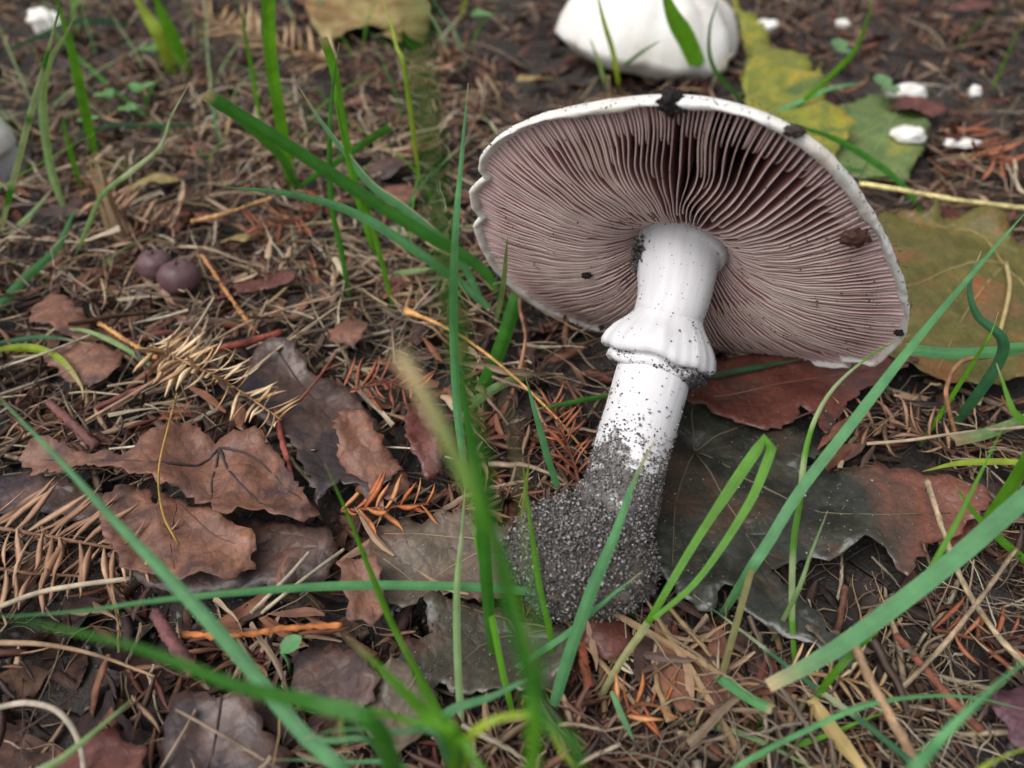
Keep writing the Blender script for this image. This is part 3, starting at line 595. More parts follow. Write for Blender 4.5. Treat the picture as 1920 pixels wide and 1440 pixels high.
# ---------------------------------------------------------------- litter pieces
def blade_template(n, nv_w, curve, thick, twist=0.0, lance=1.0, seed=0):
    "a narrow leaf-shaped piece along +x of length 1: diamond section, n stations"
    V = []; 
    for i in range(n):
        t = i / (n - 1); wv = nv_w * (math.sin(math.pi * min(1, .06 + t * .97)) ** lance) + .002
        x = t - .5; z = curve * (4 * (t - .5) ** 2 - .4); y = .0 + .03 * math.sin(seed + t * 5)
        a = twist * t
        for (yy, zz) in ((wv, 0), (0, thick * wv), (-wv, 0), (0, -thick * wv)):
            V.append((x, y + yy * math.cos(a) - zz * math.sin(a), z + yy * math.sin(a) + zz * math.cos(a)))
    return np.array(V), np.array(grid_faces(n, 4, True))
def straw_template(n, wv, bends, fold=.5, seed=0):
    rs = random.Random(seed); P = [np.zeros(3)]; h = 0; e = 0
    for i in range(n - 1):
        h += bends * rs.gauss(0, .5) / n * 6; e += rs.gauss(0, .10); e *= .85
        P.append(P[-1] + np.array([math.cos(h), math.sin(h), e]) / (n - 1))
    P = np.array(P) - np.mean(P, 0); T = np.gradient(P, axis=0); T /= np.linalg.norm(T, axis=1)[:, None]
    S = np.cross(np.array([0, 0, 1.]), T); S /= np.linalg.norm(S, axis=1)[:, None]; U = np.cross(T, S); V = []
    for i in range(n):
        k = wv * (1 - .75 * (i / (n - 1)) ** 2); tw = .9 * math.sin(i / n * 4 + seed)
        s = S[i] * math.cos(tw) + U[i] * math.sin(tw); u = -S[i] * math.sin(tw) + U[i] * math.cos(tw)
        V += [P[i] - s * k, P[i] + u * k * fold, P[i] + s * k, P[i] + u * k * (fold - .18)]
    return np.array(V), np.array(grid_faces(n, 4, True))
def scatter(tmpl, pos, yaw, tilt, roll, scale, cols):
    "copies of a template as one vertex/face array"
    TV, TF = tmpl; n = len(pos)
    cy, sy, ct, st, cr, sr = np.cos(yaw), np.sin(yaw), np.cos(tilt), np.sin(tilt), np.cos(roll), np.sin(roll)
    X = TV[:, 0][None] * scale[:, None]; Y = TV[:, 1][None] * scale[:, None]; Z = TV[:, 2][None] * scale[:, None]
    Y, Z = Y * cr[:, None] - Z * sr[:, None], Y * sr[:, None] + Z * cr[:, None]
    X, Z = X * ct[:, None] + Z * st[:, None], -X * st[:, None] + Z * ct[:, None]
    X, Y = X * cy[:, None] - Y * sy[:, None], X * sy[:, None] + Y * cy[:, None]
    V = np.stack([X + pos[:, :1], Y + pos[:, 1:2], Z + pos[:, 2:]], 2).reshape(-1, 3)
    F = (TF[None] + (np.arange(n) * len(TV))[:, None, None]).reshape(-1, TF.shape[1])
    return V, F, np.repeat(cols, len(TV), 0)
def leaf_cap_z(x, y, z, reach):
    "litter under a leaf stays under it"
    for pl, h in LEAFPOLY:
        A = np.array(pl); m = (x > A[:, 0].min() - 1.2) & (x < A[:, 0].max() + 1.2) & (y > A[:, 1].min() - 1.2) & (y < A[:, 1].max() + 1.2)
        if not m.any(): continue
        i = np.where(m)[0]; k = inside(pl, x[i], y[i]); d = poly_dist(pl, x[i], y[i]); k |= d < np.maximum(.3, reach[i] * .32)
        i = i[k]; z[i] = np.minimum(z[i], max(-.05, h - .55))
    return z
def under_leaf(x, y, grow):
    r = np.zeros(len(x), bool)
    for pl, h in LEAFPOLY:
        A = np.array(pl); i = np.where((x > A[:, 0].min()) & (x < A[:, 0].max()) & (y > A[:, 1].min()) & (y < A[:, 1].max()))[0]
        if len(i): r[i[inside(pl, x[i], y[i])]] = True
    return r
def sample_area(n, p=1.25, dmin=4, dmax=100, azm=1.0):
    u = rng.random(n); e = 2 - p
    d = (dmin ** e + u * (dmax ** e - dmin ** e)) ** (1 / e); az = rng.uniform(-azm, azm, n)
    return d * np.sin(az), d * np.cos(az)
PAL_N = [srgb(*c) for c in ((118, 84, 68), (132, 96, 76), (100, 72, 60), (156, 126, 102), (92, 72, 64), (130, 86, 64), (78, 58, 54), (172, 144, 118), (104, 60, 52), (122, 100, 86), (64, 50, 48), (88, 62, 54))]
PAL_S = [srgb(*c) for c in ((172, 152, 128), (150, 130, 108), (188, 172, 148), (130, 112, 96), (116, 98, 86), (164, 136, 102), (146, 134, 120), (104, 88, 78))]
PAL_B = [srgb(*c) for c in ((90, 60, 50), (110, 72, 58), (74, 56, 50), (120, 82, 64), (62, 50, 48), (98, 76, 66))]
def pick(pal, n, jit=.18):
    P = np.array(pal)[rng.integers(0, len(pal), n)]; P[:, :3] *= .86 * rng.uniform(1 - jit, 1 + jit, (n, 1)); return P
NT = [blade_template(6, .068, c, .3, tw, .8, s) for c, tw, s in ((.05, .3, 0), (-.06, 0, 2), (.12, .6, 4), (.02, -.5, 1))]
ST = [straw_template(14, wv, b, .4, s) for b, s, wv in ((.25, 1, .009), (.5, 2, .018), (1.1, 3, .011), (.15, 4, .024), (1.8, 5, .008), (.7, 6, .028))]
BT = [blade_template(5, .14, .08, .15, .3, .55, 0), blade_template(5, .10, -.06, .2, .6, .5, 2)]
def stuff(name, tmpls, n, zlo, zhi, smin, smax, pal, mat, label, cat, tilt=.28, straws=False, p=1.25, dens=None, smooth=True, dmax=100, tweak=None):
    Vs, Fs, Cs, off = [], [], [], 0
    for t in tmpls:
        m = n // len(tmpls); x, y = sample_area(m, p, dmax=dmax)
        if dens is not None: k = rng.random(m) < dens(x, y); x, y = x[k], y[k]; m = len(x)
        k = ~under_leaf(x, y, .12 if not straws else .0); x, y = x[k], y[k]; m = len(x)
        s = rng.uniform(smin, smax, m); z = rng.uniform(zlo, zhi, m); z = leaf_cap_z(x, y, z, s) + gz(x, y)
        V, F, C = scatter(t, np.stack([x, y, z], 1), rng.uniform(0, 6.283, m), rng.normal(0, tilt, m), rng.normal(0, .7, m), s, pick(pal, m))
        Vs.append(V); Fs.append(F + off); Cs.append(C); off += len(V)
    o = link(name, mesh_np(name, np.vstack(Vs), np.vstack(Fs), mat, np.vstack(Cs), False)); return tag(o, label, cat, kind='stuff')
def bit_template(seed, k=9):
    rs = random.Random(seed); V = [(0, 0, .05)]; F = []
    for ring, rr in ((1, .28), (2, .5)):
        for i in range(k):
            a = 6.283 * i / k + rs.uniform(-.2, .2); r = rr * (rs.uniform(.65, 1.25) if ring == 2 else 1); V.append((r * math.cos(a) * 1.3, r * math.sin(a), rs.uniform(-.07, .07) * ring + .12 * math.cos(a * 2 + seed)))
    for i in range(k):
        j = (i + 1) % k; F += [(0, 1 + i, 1 + j), (1 + i, 1 + k + i, 1 + k + j), (1 + i, 1 + k + j, 1 + j)]
    return np.array(V), np.array(F)
LT = [bit_template(i) for i in range(6)]
def dens_straw(x, y):
    return np.clip(.25 + .7 * vn(x * .16 + 3, y * .16, 71) + .5 * (x < -2) * (y > 15) + .45 * (x > 5) * (y < 13) + .15 * (y > 22), .08, 1)
BARE = [(gp(px, py), r) for px, py, r in ((40, 330, 2.2), (800, 330, 2.4), (1120, 160, 3), (345, 560, 1.2), (1700, 1080, 1.4), (640, 1150, 1.0), (1850, 1130, 1.3), (200, 1290, 1.2), (560, 1040, 1.2), (1500, 40, 3))]
def bare(x, y):
    k = np.ones_like(x)
    for c, r in BARE: k = k * (1 - .9 * np.exp(-((x - c[0]) ** 2 + (y - c[1]) ** 2) / r ** 2))
    return k
def dens_needle(x, y): return bare(x, y) * np.clip(.42 + .8 * vn(x * .26 + 9, y * .26, 73) + .35 * (y > 20) - .15 * (x > 4) * (y < 13), .06, 1)
PAL_L = [srgb(*c) for c in ((72, 52, 46), (58, 44, 42), (92, 66, 56), (46, 38, 38), (80, 56, 48), (104, 78, 64), (64, 56, 52))]
stuff('leaf_litter', LT, 3200, -.1, .15, .4, 1.1, PAL_L, M['bark'], 'dark rotting leaf bits layered over the soil', 'leaf bits', tilt=.35)
stuff('needle_litter', NT, 36000, -.1, .75, .6, 1.3, PAL_N, M['needle'], 'matted brown conifer needles covering the soil', 'needles', tilt=.38, dens=dens_needle)
stuff('straw_litter', ST, 12000, .05, .8, 1.2, 4.0, PAL_S, M['straw'], 'tangled mat of dry dead grass over the soil', 'dead grass', tilt=.16, dens=dens_straw)
stuff('bark_litter', BT, 4200, .0, .5, .5, 1.6, PAL_B, M['bark'], 'dark red-brown bark and bud scale bits in the litter', 'bark bits', tilt=.35)
PAL_D = [srgb(*c) for c in ((208, 190, 164), (194, 172, 144), (222, 208, 186), (174, 154, 130), (186, 164, 128))]
def dens_mat(x, y): return np.clip(.15 + .8 * vn(x * .2 + 5, y * .2, 77) + .55 * (x < 1) * (x > -14) * (y > 15) * (y < 34) + .35 * (x > 5) * (y < 13), 0, 1)
stuff('dead_grass', [straw_template(12, wv, b, .3, sd) for b, sd, wv in ((.4, 21, .010), (.9, 22, .014), (.2, 23, .020), (1.5, 24, .008))], 9000, .2, .9, 1.0, 3.0, PAL_D, M['straw'], 'bleached wiry dead grass standing out of the litter', 'dead grass', tilt=.42, dens=dens_mat, p=1.1, dmax=60)
def crumbs():
    n = 22000; x, y = sample_area(n, 1.4, dmax=70); z = gz(x, y) + rng.uniform(-.12, .1, n)
    V, F, C = grains(np.stack([x, y, z], 1), rng.choice([.02, .03, .045, .07, .1], n, p=[.35, .3, .2, .1, .05]), rng.random(n) * .6)
    tag(link('soil_crumbs', mesh_np('soil_crumbs', V, F, M['grain'], C, False)), 'dark soil crumbs and sand between the litter', 'soil', kind='stuff')
    # sand lying on the wet leaves
    P = []
    for key, nn in (('wet', 1500), ('i', 600), ('h', 220), ('red', 160), ('b', 30), ('l', 20)):
        root, zf = LEAF[key]; pl = [q for q in LEAFPOLY][list(LEAF).index(key)][0]; A = np.array(pl)
        x = rng.uniform(A[:, 0].min(), A[:, 0].max(), nn * 3); y = rng.uniform(A[:, 1].min(), A[:, 1].max(), nn * 3); k = inside(pl, x, y); x, y = x[k][:nn], y[k][:nn]
        cl = vn(x * 1.1, y * 1.1, 81) + rng.normal(0, .45, len(x)) > -.05; x, y = x[cl], y[cl]
        P.append(np.stack([x, y, zf(x, y) + .035], 1))
    P = np.vstack(P); V, F, C = grains(P, rng.choice([.009, .013, .018, .028], len(P), p=[.4, .35, .2, .05]), np.clip(rng.random(len(P)) * 1.05, 0, 1))
    tag(link('sand_sprinkle', mesh_np('sand_sprinkle', V, F, M['grain'], C, False)), 'loose sand grains sprinkled on the wet leaves', 'sand', kind='stuff')
crumbs()
def thin_roots():
    stuff('root_fibres', [straw_template(18, .004, b, 1, s) for b, s in ((1.2, 11), (2.0, 12), (.8, 13))], 1500, .1, .7, 2.5, 6, PAL_S, M['straw'], 'thread-thin pale root fibres woven through the litter', 'roots', tilt=.15)
thin_roots()
# single needles, straws and bark pieces lying on top
def singles():
    def put(name, tmpls, count, pal, words, mat, label, cat, group, smin, smax, zlo, zhi, tilt, dmax):
        metas = []
        for ti, t in enumerate(tmpls):
            for c, wd in zip(pal, words):
                metas.append((mesh(name, t[0], [tuple(f) for f in t[1]], mat, cols=np.tile(c, (len(t[0]), 1)), smooth=False), wd))
        done = 0
        while done < count:
            d = 7.5 + dmax * random.random() ** 1.5; az = random.uniform(-.62, .62); x, y = d * math.sin(az), d * math.cos(az)
            px, py, D = proj((x, y, .4))
            if not (10 < px < 1910 and 10 < py < 1430): continue
            if 900 < px < 1720 and 200 < py < 660: continue
            if 940 < px < 1260 and 600 < py < 1170: continue
            s = random.uniform(smin, smax); yw = random.uniform(0, 6.283); e = np.array([-.5, -.25, 0, .25, .5]) * s
            on = bool(under_leaf(x + e * math.cos(yw), y + e * math.sin(yw), 0).any())
            if on and (random.random() < .97 or s > 1.6): continue
            me, wd = random.choice(metas); z = random.uniform(zlo, zhi) + (.45 if on else 0) + float(gz(x, y))
            o = link(name, me, None, (x, y, z), (random.gauss(0, .6), random.gauss(0, tilt), yw), (s, s, s))
            tag(o, label.format(wd), cat, group); done += 1
    put('fallen_needle', NT[:3], 280, [PAL_N[i] for i in (0, 5, 3, 7, 4, 8)], ('rust-brown', 'orange-brown', 'tan', 'pale tan', 'dull brown', 'dark red'), M['needle'], '{} fallen conifer needle loose in the litter', 'needle', 'loose needles on the litter', .9, 1.6, .35, .65, .2, 26)
    put('dry_straw', ST, 150, [PAL_S[i] for i in (0, 1, 2, 5)], ('pale buff', 'grey-tan', 'bleached cream', 'yellow-tan'), M['straw'], '{} dry grass straw lying loose on the litter', 'straw', 'loose straws on the litter', 1.8, 4.2, .45, .8, .1, 26)
    put('bark_flake', BT, 90, [PAL_B[i] for i in (1, 3, 2)], ('red-brown', 'copper-brown', 'dark'), M['bark'], '{} bark flake loose in the litter', 'bark', 'loose bark flakes on the litter', .8, 1.9, .3, .6, .2, 24)
singles()

# ---------------------------------------------------------------- dry needle twigs
def needle_mesh(cidx, tmpl, c):
    return mesh('needle', tmpl[0] + np.array([.5, 0, 0]), [tuple(f) for f in tmpl[1]], M['needle'], cols=np.tile(c, (len(tmpl[0]), 1)))
def twig(pts, label, pal, nlen=.85, step=.13, flat=False, seed=0, up=1.0, wid=1.0, rad=.045, group=None, sides=(-1, 1)):
    rs = random.Random(seed); P = crom([gp(a, b, z) for a, b, z in pts], 40); base = P[0]
    root = thing('needle_twig', base, label, 'twig', group)
    V, F = tube(P, np.linspace(rad, rad * .6, 40), 7, .25, seed); part('twig_stem', V, F, M['bark'], root, cols=np.tile(pal[0], (len(V), 1)))
    ms = [needle_mesh(0, NT[i], c) for i in (0, 1, 2) for c in pal[1:]]
    L = np.r_[0, np.cumsum(np.linalg.norm(np.diff(P, axis=0), axis=1))]; s = 0.02; k = 0
    while s < L[-1]:
        p = np.array([np.interp(s, L, P[:, i]) for i in range(3)]); q = np.array([np.interp(min(s + .1, L[-1]), L, P[:, i]) for i in range(3)]); t = q - p
        if np.linalg.norm(t) < 1e-5: t = P[-1] - P[-3]
        t /= np.linalg.norm(t); side = np.cross(t, [0, 0, 1.]); side /= np.linalg.norm(side)
        sg = sides[k % len(sides)]; el = (rs.uniform(-.1, .35) if flat else rs.uniform(-.25, 1.15)) * up
        d = t * rs.uniform(.35, .75) + side * sg * math.cos(el) + np.array([0, 0, 1.]) * math.sin(el); d /= np.linalg.norm(d)
        if p[2] + d[2] * nlen < .25: d[2] = abs(d[2])
        o = link('needle', rs.choice(ms), root, p - base)
        xa = Vector(d); o.rotation_euler = (xa.to_track_quat('X', 'Z') @ Euler((rs.uniform(-1, 1), 0, 0)).to_quaternion()).to_euler()
        ln = nlen * rs.uniform(.75, 1.2) * (1 - .35 * (s / L[-1]) ** 3); o.scale = (ln, ln * wid, ln * wid)
        s += step * rs.uniform(.6, 1.4); k += 1
    return root
TAN = [srgb(150, 116, 84), srgb(196, 164, 124), srgb(208, 180, 142), srgb(176, 142, 106)]
BRN = [srgb(120, 88, 68), srgb(158, 122, 98), srgb(142, 108, 86), srgb(172, 138, 112)]
ORA = [srgb(120, 74, 50), srgb(186, 118, 74), srgb(170, 98, 60), srgb(196, 136, 92)]
RUS = [srgb(100, 62, 48), srgb(150, 88, 62), srgb(132, 78, 58), srgb(166, 106, 78)]
twig([(282, 648, 1.0), (350, 680, 1.35), (430, 720, 1.35), (528, 788, 1.05)], 'tan dry conifer twig bristling with needles, between the berry and crumpled leaf', [srgb(150, 116, 84), srgb(206, 176, 136), srgb(218, 192, 156), srgb(186, 152, 114)], 1.05, .085, seed=1, up=1.0, wid=.95)
twig([(-40, 985, .9), (60, 1000, 1.0), (170, 1020, 1.05), (280, 1040, .95)], 'flat brown conifer twig with long needle rows beside the split leaf', BRN, 1.3, .12, True, seed=2, wid=.85)
twig([(-40, 1060, .7), (60, 1075, .75), (150, 1080, .8)], 'shorter brown needle twig under the flat brown twig', BRN, 1.15, .13, True, seed=12, wid=.8)
twig([(640, 958, .7), (720, 952, .9), (805, 945, .8)], 'orange-brown needle sprig standing before the light brown leaf scrap', ORA, .9, .14, seed=3, up=1.2)
twig([(1098, 945, .5), (1070, 850, .7), (1035, 758, .8)], 'rust-brown needle sprig close beside the mushroom stem', RUS, .9, .11, seed=4, wid=.8)
twig([(640, 120, .8), (500, 80, 1.2), (380, 30, 1.3)], 'blurred tan needle twig far back among upright grass', TAN, 1.7, .16, seed=5, wid=.7)
twig([(1790, 850, .5), (1690, 800, .6), (1580, 800, .55)], 'dull tan needle twig in the hollow right of the red-brown lobe', BRN, 1.0, .13, seed=6)
twig([(1480, 1260, .6), (1560, 1268, .7), (1660, 1292, .6)], 'pale tan needle twig below the broad cut grass blade', TAN, .7, .11, seed=7)
twig([(1140, 1240, .45), (1180, 1225, .5), (1225, 1195, .5)], 'small comb-like cream needle twig under a branching green stalk', [srgb(150, 130, 100), srgb(205, 188, 155), srgb(214, 200, 172)], .6, .08, True, seed=8)
twig([(1160, 1350, .6), (1200, 1320, .8), (1255, 1330, .7)], 'bright orange needle sprig below the comb-like twig', ORA, .8, .12, seed=9, up=1.2)
twig([(640, 735, .6), (720, 720, .7), (790, 735, .7)], 'russet needle sprig beneath the curved yellow stalk', RUS, .9, .12, seed=10)
twig([(860, 110, .6), (820, 130, .7), (800, 180, .7)], 'far brown needle sprig behind the cap beside the blurred blade', BRN, 1.4, .18, seed=11)
twig([(1780, 240, .6), (1860, 300, .7), (1960, 330, .7)], 'far rust needle twig right of the white-flecked leaf', RUS, 1.3, .16, seed=13)
twig([(150, 330, .6), (230, 400, .7), (330, 430, .7)], 'greyish needle twig among matted straw behind the berry', BRN, 1.1, .14, seed=14)
twig([(1750, 1180, .4), (1850, 1200, .5), (1930, 1190, .5)], 'dark needle twig within the grey straw tangle', RUS, .8, .13, seed=15)
twig([(620, 380, .6), (540, 420, .7), (460, 430, .7)], 'faded brown needle twig at the foot of the grass tuft', RUS, 1.1, .13, seed=16)

# scale-leaved rope-like twigs, sticks, stalks
def stick(pts, r, c, label, name='stick', cat='stick', bmp=.2, mat='bark', r1=None, knob=None, n=36, group=None):
    P = crom([gp(a, b, z) for a, b, z in pts], n); rad = np.linspace(r, r if r1 is None else r1, n)
    if knob: rad = rad + knob * np.exp(-((np.arange(n) / (n - 1)) / .05) ** 2)
    seed = int(abs(pts[0][0] * 7 + pts[0][1]) % 97)
    if bmp >= .5: rad = rad * (1 + .22 * np.sin(np.arange(n) * 2.1))
    V, F = tube(P, rad, 8, bmp, seed); C = np.tile(c, (len(V), 1)); C[:, :3] *= (1 + .35 * vn(V[:, 0] * 3, V[:, 1] * 3, seed))[:, None]
    return whole(name, V, F, M[mat], P[0], label, cat, group, cols=C)
stick([(378, 478, .7), (420, 540, .75), (455, 590, .7), (482, 625, .5)], .055, srgb(170, 118, 78), 'orange-tan rope-like twig leaning past the reddish curled leaf', bmp=.5)
stick([(186, 606, .7), (240, 640, .75), (296, 672, .7)], .06, srgb(178, 132, 84), 'scaly golden-brown twig joining the tan needle twig', bmp=.5)
stick([(358, 416, .9), (430, 398, 1.0), (512, 370, 1.0)], .06, srgb(190, 148, 98), 'golden scaly twig under the upright grass tuft', bmp=.5)
stick([(340, 1190, .7), (440, 1192, .75), (540, 1178, .75), (642, 1172, .7)], .06, srgb(176, 108, 62), 'orange segmented twig lying behind the long near blade', bmp=.5)
stick([(385, 660, .8), (450, 645, .9), (528, 624, .8)], .10, srgb(128, 66, 52), 'dark red split stick above the chocolate-brown leaf', bmp=.35)
stick([(180, 765, .6), (260, 730, .75), (330, 705, .75), (420, 690, .7)], .07, srgb(112, 70, 64), 'purplish-brown stick below the tan needle twig', bmp=.3)
stick([(92, 755, .7), (130, 790, .8), (182, 838, .7)], .11, srgb(106, 70, 66), 'thick dull purple stick pointing at the crumpled leaf', bmp=.3)
stick([(292, 1150, .8), (325, 1205, .9), (366, 1262, .8)], .13, srgb(110, 72, 72), 'short thick purple-brown stick near the orange segmented twig', bmp=.3)
stick([(518, 770, .9), (530, 830, 1.0), (545, 890, .9)], .07, srgb(140, 74, 62), 'red shiny stick crossing the dark chocolate leaf', bmp=.3)
stick([(520, 790, .95), (580, 730, 1.1), (632, 660, .9)], .035, srgb(120, 72, 54), 'thin red-brown stick rising from the red shiny stick', bmp=.3)
stick([(1090, 1180, .5), (1095, 1240, .55), (1105, 1290, .5)], .10, srgb(130, 72, 52), 'reddish wood splinter under the red-brown leaf scrap', bmp=.3)
stick([(1680, 1190, .6), (1740, 1260, .75), (1790, 1320, .75), (1840, 1370, .6)], .075, srgb(134, 82, 66), 'straight pinkish-brown stick in the straw tangle', bmp=.25)
stick([(1540, 1200, .4), (1570, 1180, .4), (1585, 1100, .5)], .07, srgb(110, 76, 62), 'brown splinter in the dark hollow under the wet leaf', bmp=.3)
stick([(1595, 1195, 2.2), (1640, 1290, 1.9), (1690, 1380, 1.5), (1740, 1470, .6)], .085, srgb(168, 138, 108), 'pale peeling stick rising over the straws towards the cut blade', bmp=.3)
stick([(1737, 898, 1.0), (1770, 1000, 1.1), (1810, 1100, 1.0), (1870, 1190, .8), (1925, 1250, .5)], .055, srgb(168, 150, 122), 'pale jointed twig in the straw tangle, crossed by another', bmp=.3)
stick([(1905, 1030, .9), (1840, 1120, 1.2), (1760, 1220, 1.0), (1690, 1290, .6)], .045, srgb(160, 140, 116), 'thin greyish twig crossing the pale jointed twig', bmp=.3)
stick([(762, 584, 1.5), (800, 598, 1.5), (850, 622, 1.45), (910, 662, 1.3), (970, 712, 1.1), (1040, 780, .8), (1100, 850, .4)], .05, srgb(186, 140, 84), 'yellow-brown stalk with a swollen pale end, under the green blades', bmp=.12, r1=.028, knob=.07)
stick([(1612, 344, 1.0), (1700, 358, 1.1), (1800, 376, 1.1), (1935, 392, .9)], .085, srgb(206, 192, 132), 'pale yellow leaf stalk lying straight behind the olive leaf', bmp=.06)
stick([(335, 1022, 1.3), (305, 960, 1.5), (298, 880, 1.6), (318, 790, 1.5), (332, 738, 1.2)], .025, srgb(168, 138, 74), 'thin yellow straw standing over the crumpled brown leaf', bmp=.05, mat='straw')
stick([(1000, 470, .4), (975, 560, .9), (985, 640, 1.0), (960, 740, .6)], .05, srgb(150, 110, 86), 'brown papery stalk close to the cap edge', bmp=.3)
stick([(1855, 668, 1.8), (1800, 680, 2.0), (1775, 728, 1.8), (1782, 782, 1.2), (1800, 836, .5)], .06, srgb(150, 108, 80), 'brown shrivelled blade hooked over beside the pale leaf stalk', bmp=.2, r1=.045)
stick([(-30, 1150, 1.4), (60, 1115, 1.4), (140, 1098, 1.3), (245, 1085, 1.0)], .05, srgb(196, 180, 156), 'bleached straw arching over the brown needle twigs', mat='straw', bmp=.08)
stick([(-20, 1330, 1.2), (50, 1318, 1.4), (110, 1335, 1.4), (148, 1390, 1.2), (162, 1470, .7)], .05, srgb(188, 176, 158), 'bleached looped straw over the reddish leaf', mat='straw', bmp=.08)
stick([(-20, 1205, 1.0), (80, 1208, 1.1), (180, 1228, 1.1), (290, 1268, .8)], .06, srgb(166, 138, 108), 'tapering tan straw pointing at the purple-brown stick', mat='straw', bmp=.1, r1=.02)
stick([(470, 1150, .8), (540, 1080, 1.0), (580, 1035, .9)], .038, srgb(176, 164, 142), 'flattened grey straw bundle beside the copper leaf flap', mat='straw', bmp=.2)
stick([(490, 1150, .8), (570, 1085, .9), (645, 1030, .8)], .038, srgb(186, 174, 150), 'ribbed pale straw beside the copper leaf flap', mat='straw', bmp=.2)
stick([(1625, 832, 1.0), (1700, 826, 1.1), (1800, 812, 1.1), (1930, 800, .8)], .04, srgb(184, 166, 140), 'pale straw lying flat across the dull tan needle twig', mat='straw', bmp=.1)
stick([(0, 690, .9), (90, 660, 1.0), (170, 628, .9)], .035, srgb(196, 184, 160), 'pale straw over the small ragged leaf scrap', mat='straw', bmp=.08)
stick([(160, 790, .8), (280, 720, .9), (400, 640, 1.0), (500, 590, .9), (640, 552, .8)], .04, srgb(172, 140, 116), 'long tan straw passing over the dark red split stick', mat='straw', bmp=.08)
stick([(465, 700, .8), (540, 640, .95), (632, 575, .8)], .03, srgb(190, 170, 142), 'thin pale straw parallel to the long tan straw', mat='straw', bmp=.08)
stick([(205, 842, .9), (300, 830, 1.0), (360, 800, .8)], .03, srgb(186, 178, 160), 'short whitish straw along the crumpled leaf edge', mat='straw', bmp=.08)
stick([(300, 1445, .7), (340, 1380, .8), (368, 1330, .7)], .03, srgb(140, 122, 104), 'thin brown straw leaning across the notched dark leaf', mat='straw', bmp=.08)
stick([(330, 1330, .8), (420, 1380, .9), (530, 1445, .7)], .03, srgb(134, 116, 100), 'long thin straw lying diagonally on the notched dark leaf', mat='straw', bmp=.08)
stick([(850, 860, .9), (780, 842, .95), (712, 838, .8)], .022, srgb(190, 180, 164), 'hair-thin white straw by the crinkled dark red scrap', mat='straw', bmp=.05)

# ---------------------------------------------------------------- grass blades
GC = dict(b=srgb(100, 164, 40), t=srgb(100, 164, 108), d=srgb(66, 132, 44), y=srgb(158, 182, 62), p=srgb(142, 174, 116), k=srgb(58, 108, 74))
DRY = np.array(srgb(196, 178, 140))
def blade(pts, wpx, c, label, zb=.25, zt=None, D1=None, D0=None, tw=.35, fold=.35, dry=.06, cut=False, pale=0.0, group=None, bands=False, name='grass_shoot', wprof=None, power=1.0, base_pale=.25, parent=None, edge=False):
    "traced from root to tip in photo pixels; root depth from the soil, tip depth from its height"
    n = len(pts); seed = int(pts[0][0] * 3 + pts[-1][1] * 7) % 991; rs = random.Random(seed)
    L = np.r_[0, np.cumsum([math.dist(pts[i], pts[i + 1]) for i in range(n - 1)])]; s = L / L[-1]
    Db = D0 if D0 else proj(gp(pts[0][0], pts[0][1], zb))[2]
    Dt = D1 if D1 else proj(gp(pts[-1][0], pts[-1][1], .6 if zt is None else zt))[2]
    P = []
    for (x, y), q in zip(pts, s):
        D = lerp(Db, Dt, q ** power); p = dp(x, y, D)
        if p[2] < .22: p = gp(x, y, .22)
        P.append(p)
    wcm = wpx * .58 * lerp(Db, Dt, .5) / FPX
    if zb > .5: pass                               # lies on the litter
    elif P[0][2] > .5: P = [np.array([P[0][0] + .15 * P[0][2] * rs.uniform(-.5, .5), P[0][1] + rs.uniform(0, .4), -.1])] + P
    else: P = [P[0] + np.array([rs.uniform(-.05, .05), .05, -.45])] + P
    m = 40; Q = crom(P, m); T = np.gradient(Q, axis=0); T /= np.linalg.norm(T, axis=1)[:, None]
    V, C, U = [], [], []; base = GC[c] if isinstance(c, str) else c; base = np.array(base)
    hv = rs.uniform(.85, 1.15)
    for i in range(m):
        t = i / (m - 1); vd = Q[i] - CP; vd /= np.linalg.norm(vd); S = np.cross(T[i], vd); S /= np.linalg.norm(S) + 1e-9; N = np.cross(S, T[i])
        a = tw * math.sin(1.3 + seed + t * 2.2); S2 = S * math.cos(a) + N * math.sin(a); N2 = -S * math.sin(a) + N * math.cos(a)
        wf = (min(1, .62 + 1.6 * t) * (1 if cut else min(1, ((1 - t) / .45 + .0) ** .75) if t > .55 else 1)) if wprof is None else np.interp(t, *wprof)
        wv = max(.006, wcm * wf)
        col_ = base * np.array([hv, hv, hv, 1]) * (1 + .12 * float(vn(t * 9, seed, 3)))
        if bands and float(vn(t * 13, seed, 9)) > .25: col_ = lerp(col_, np.array(srgb(206, 214, 176)), .55)
        if pale: col_ = lerp(col_, np.array(srgb(178, 196, 170)), pale)
        if t < .12: col_ = lerp(np.array(srgb(190, 196, 130)), col_, min(1, (1 - base_pale) + t / .12 * base_pale))
        if t > 1 - dry: col_ = lerp(col_, DRY, min(1, (t - 1 + dry) / dry * 1.2))
        for u in (-1, -.45, 0, .45, 1):
            V.append(Q[i] + S2 * u * wv + N2 * (abs(u) - .5) * wv * fold); cc = col_.copy()
            if u == 0: cc = cc * np.array([1.12, 1.08, 1.12, 1])
            if edge and u == -1 and t > .35: cc = np.array(srgb(224, 216, 190))
            C.append(cc); U.append(u)
    V = np.array(V); F = grid_faces(m, 5)
    kw = dict(cols=np.clip(C, 0, 1), attr=dict(u=U))
    if parent is not None: return part('blade', V, F, M['grass'], parent, **kw)
    return whole(name, V, F, M['grass'], Q[0], label, 'grass', group, **kw)
g = blade
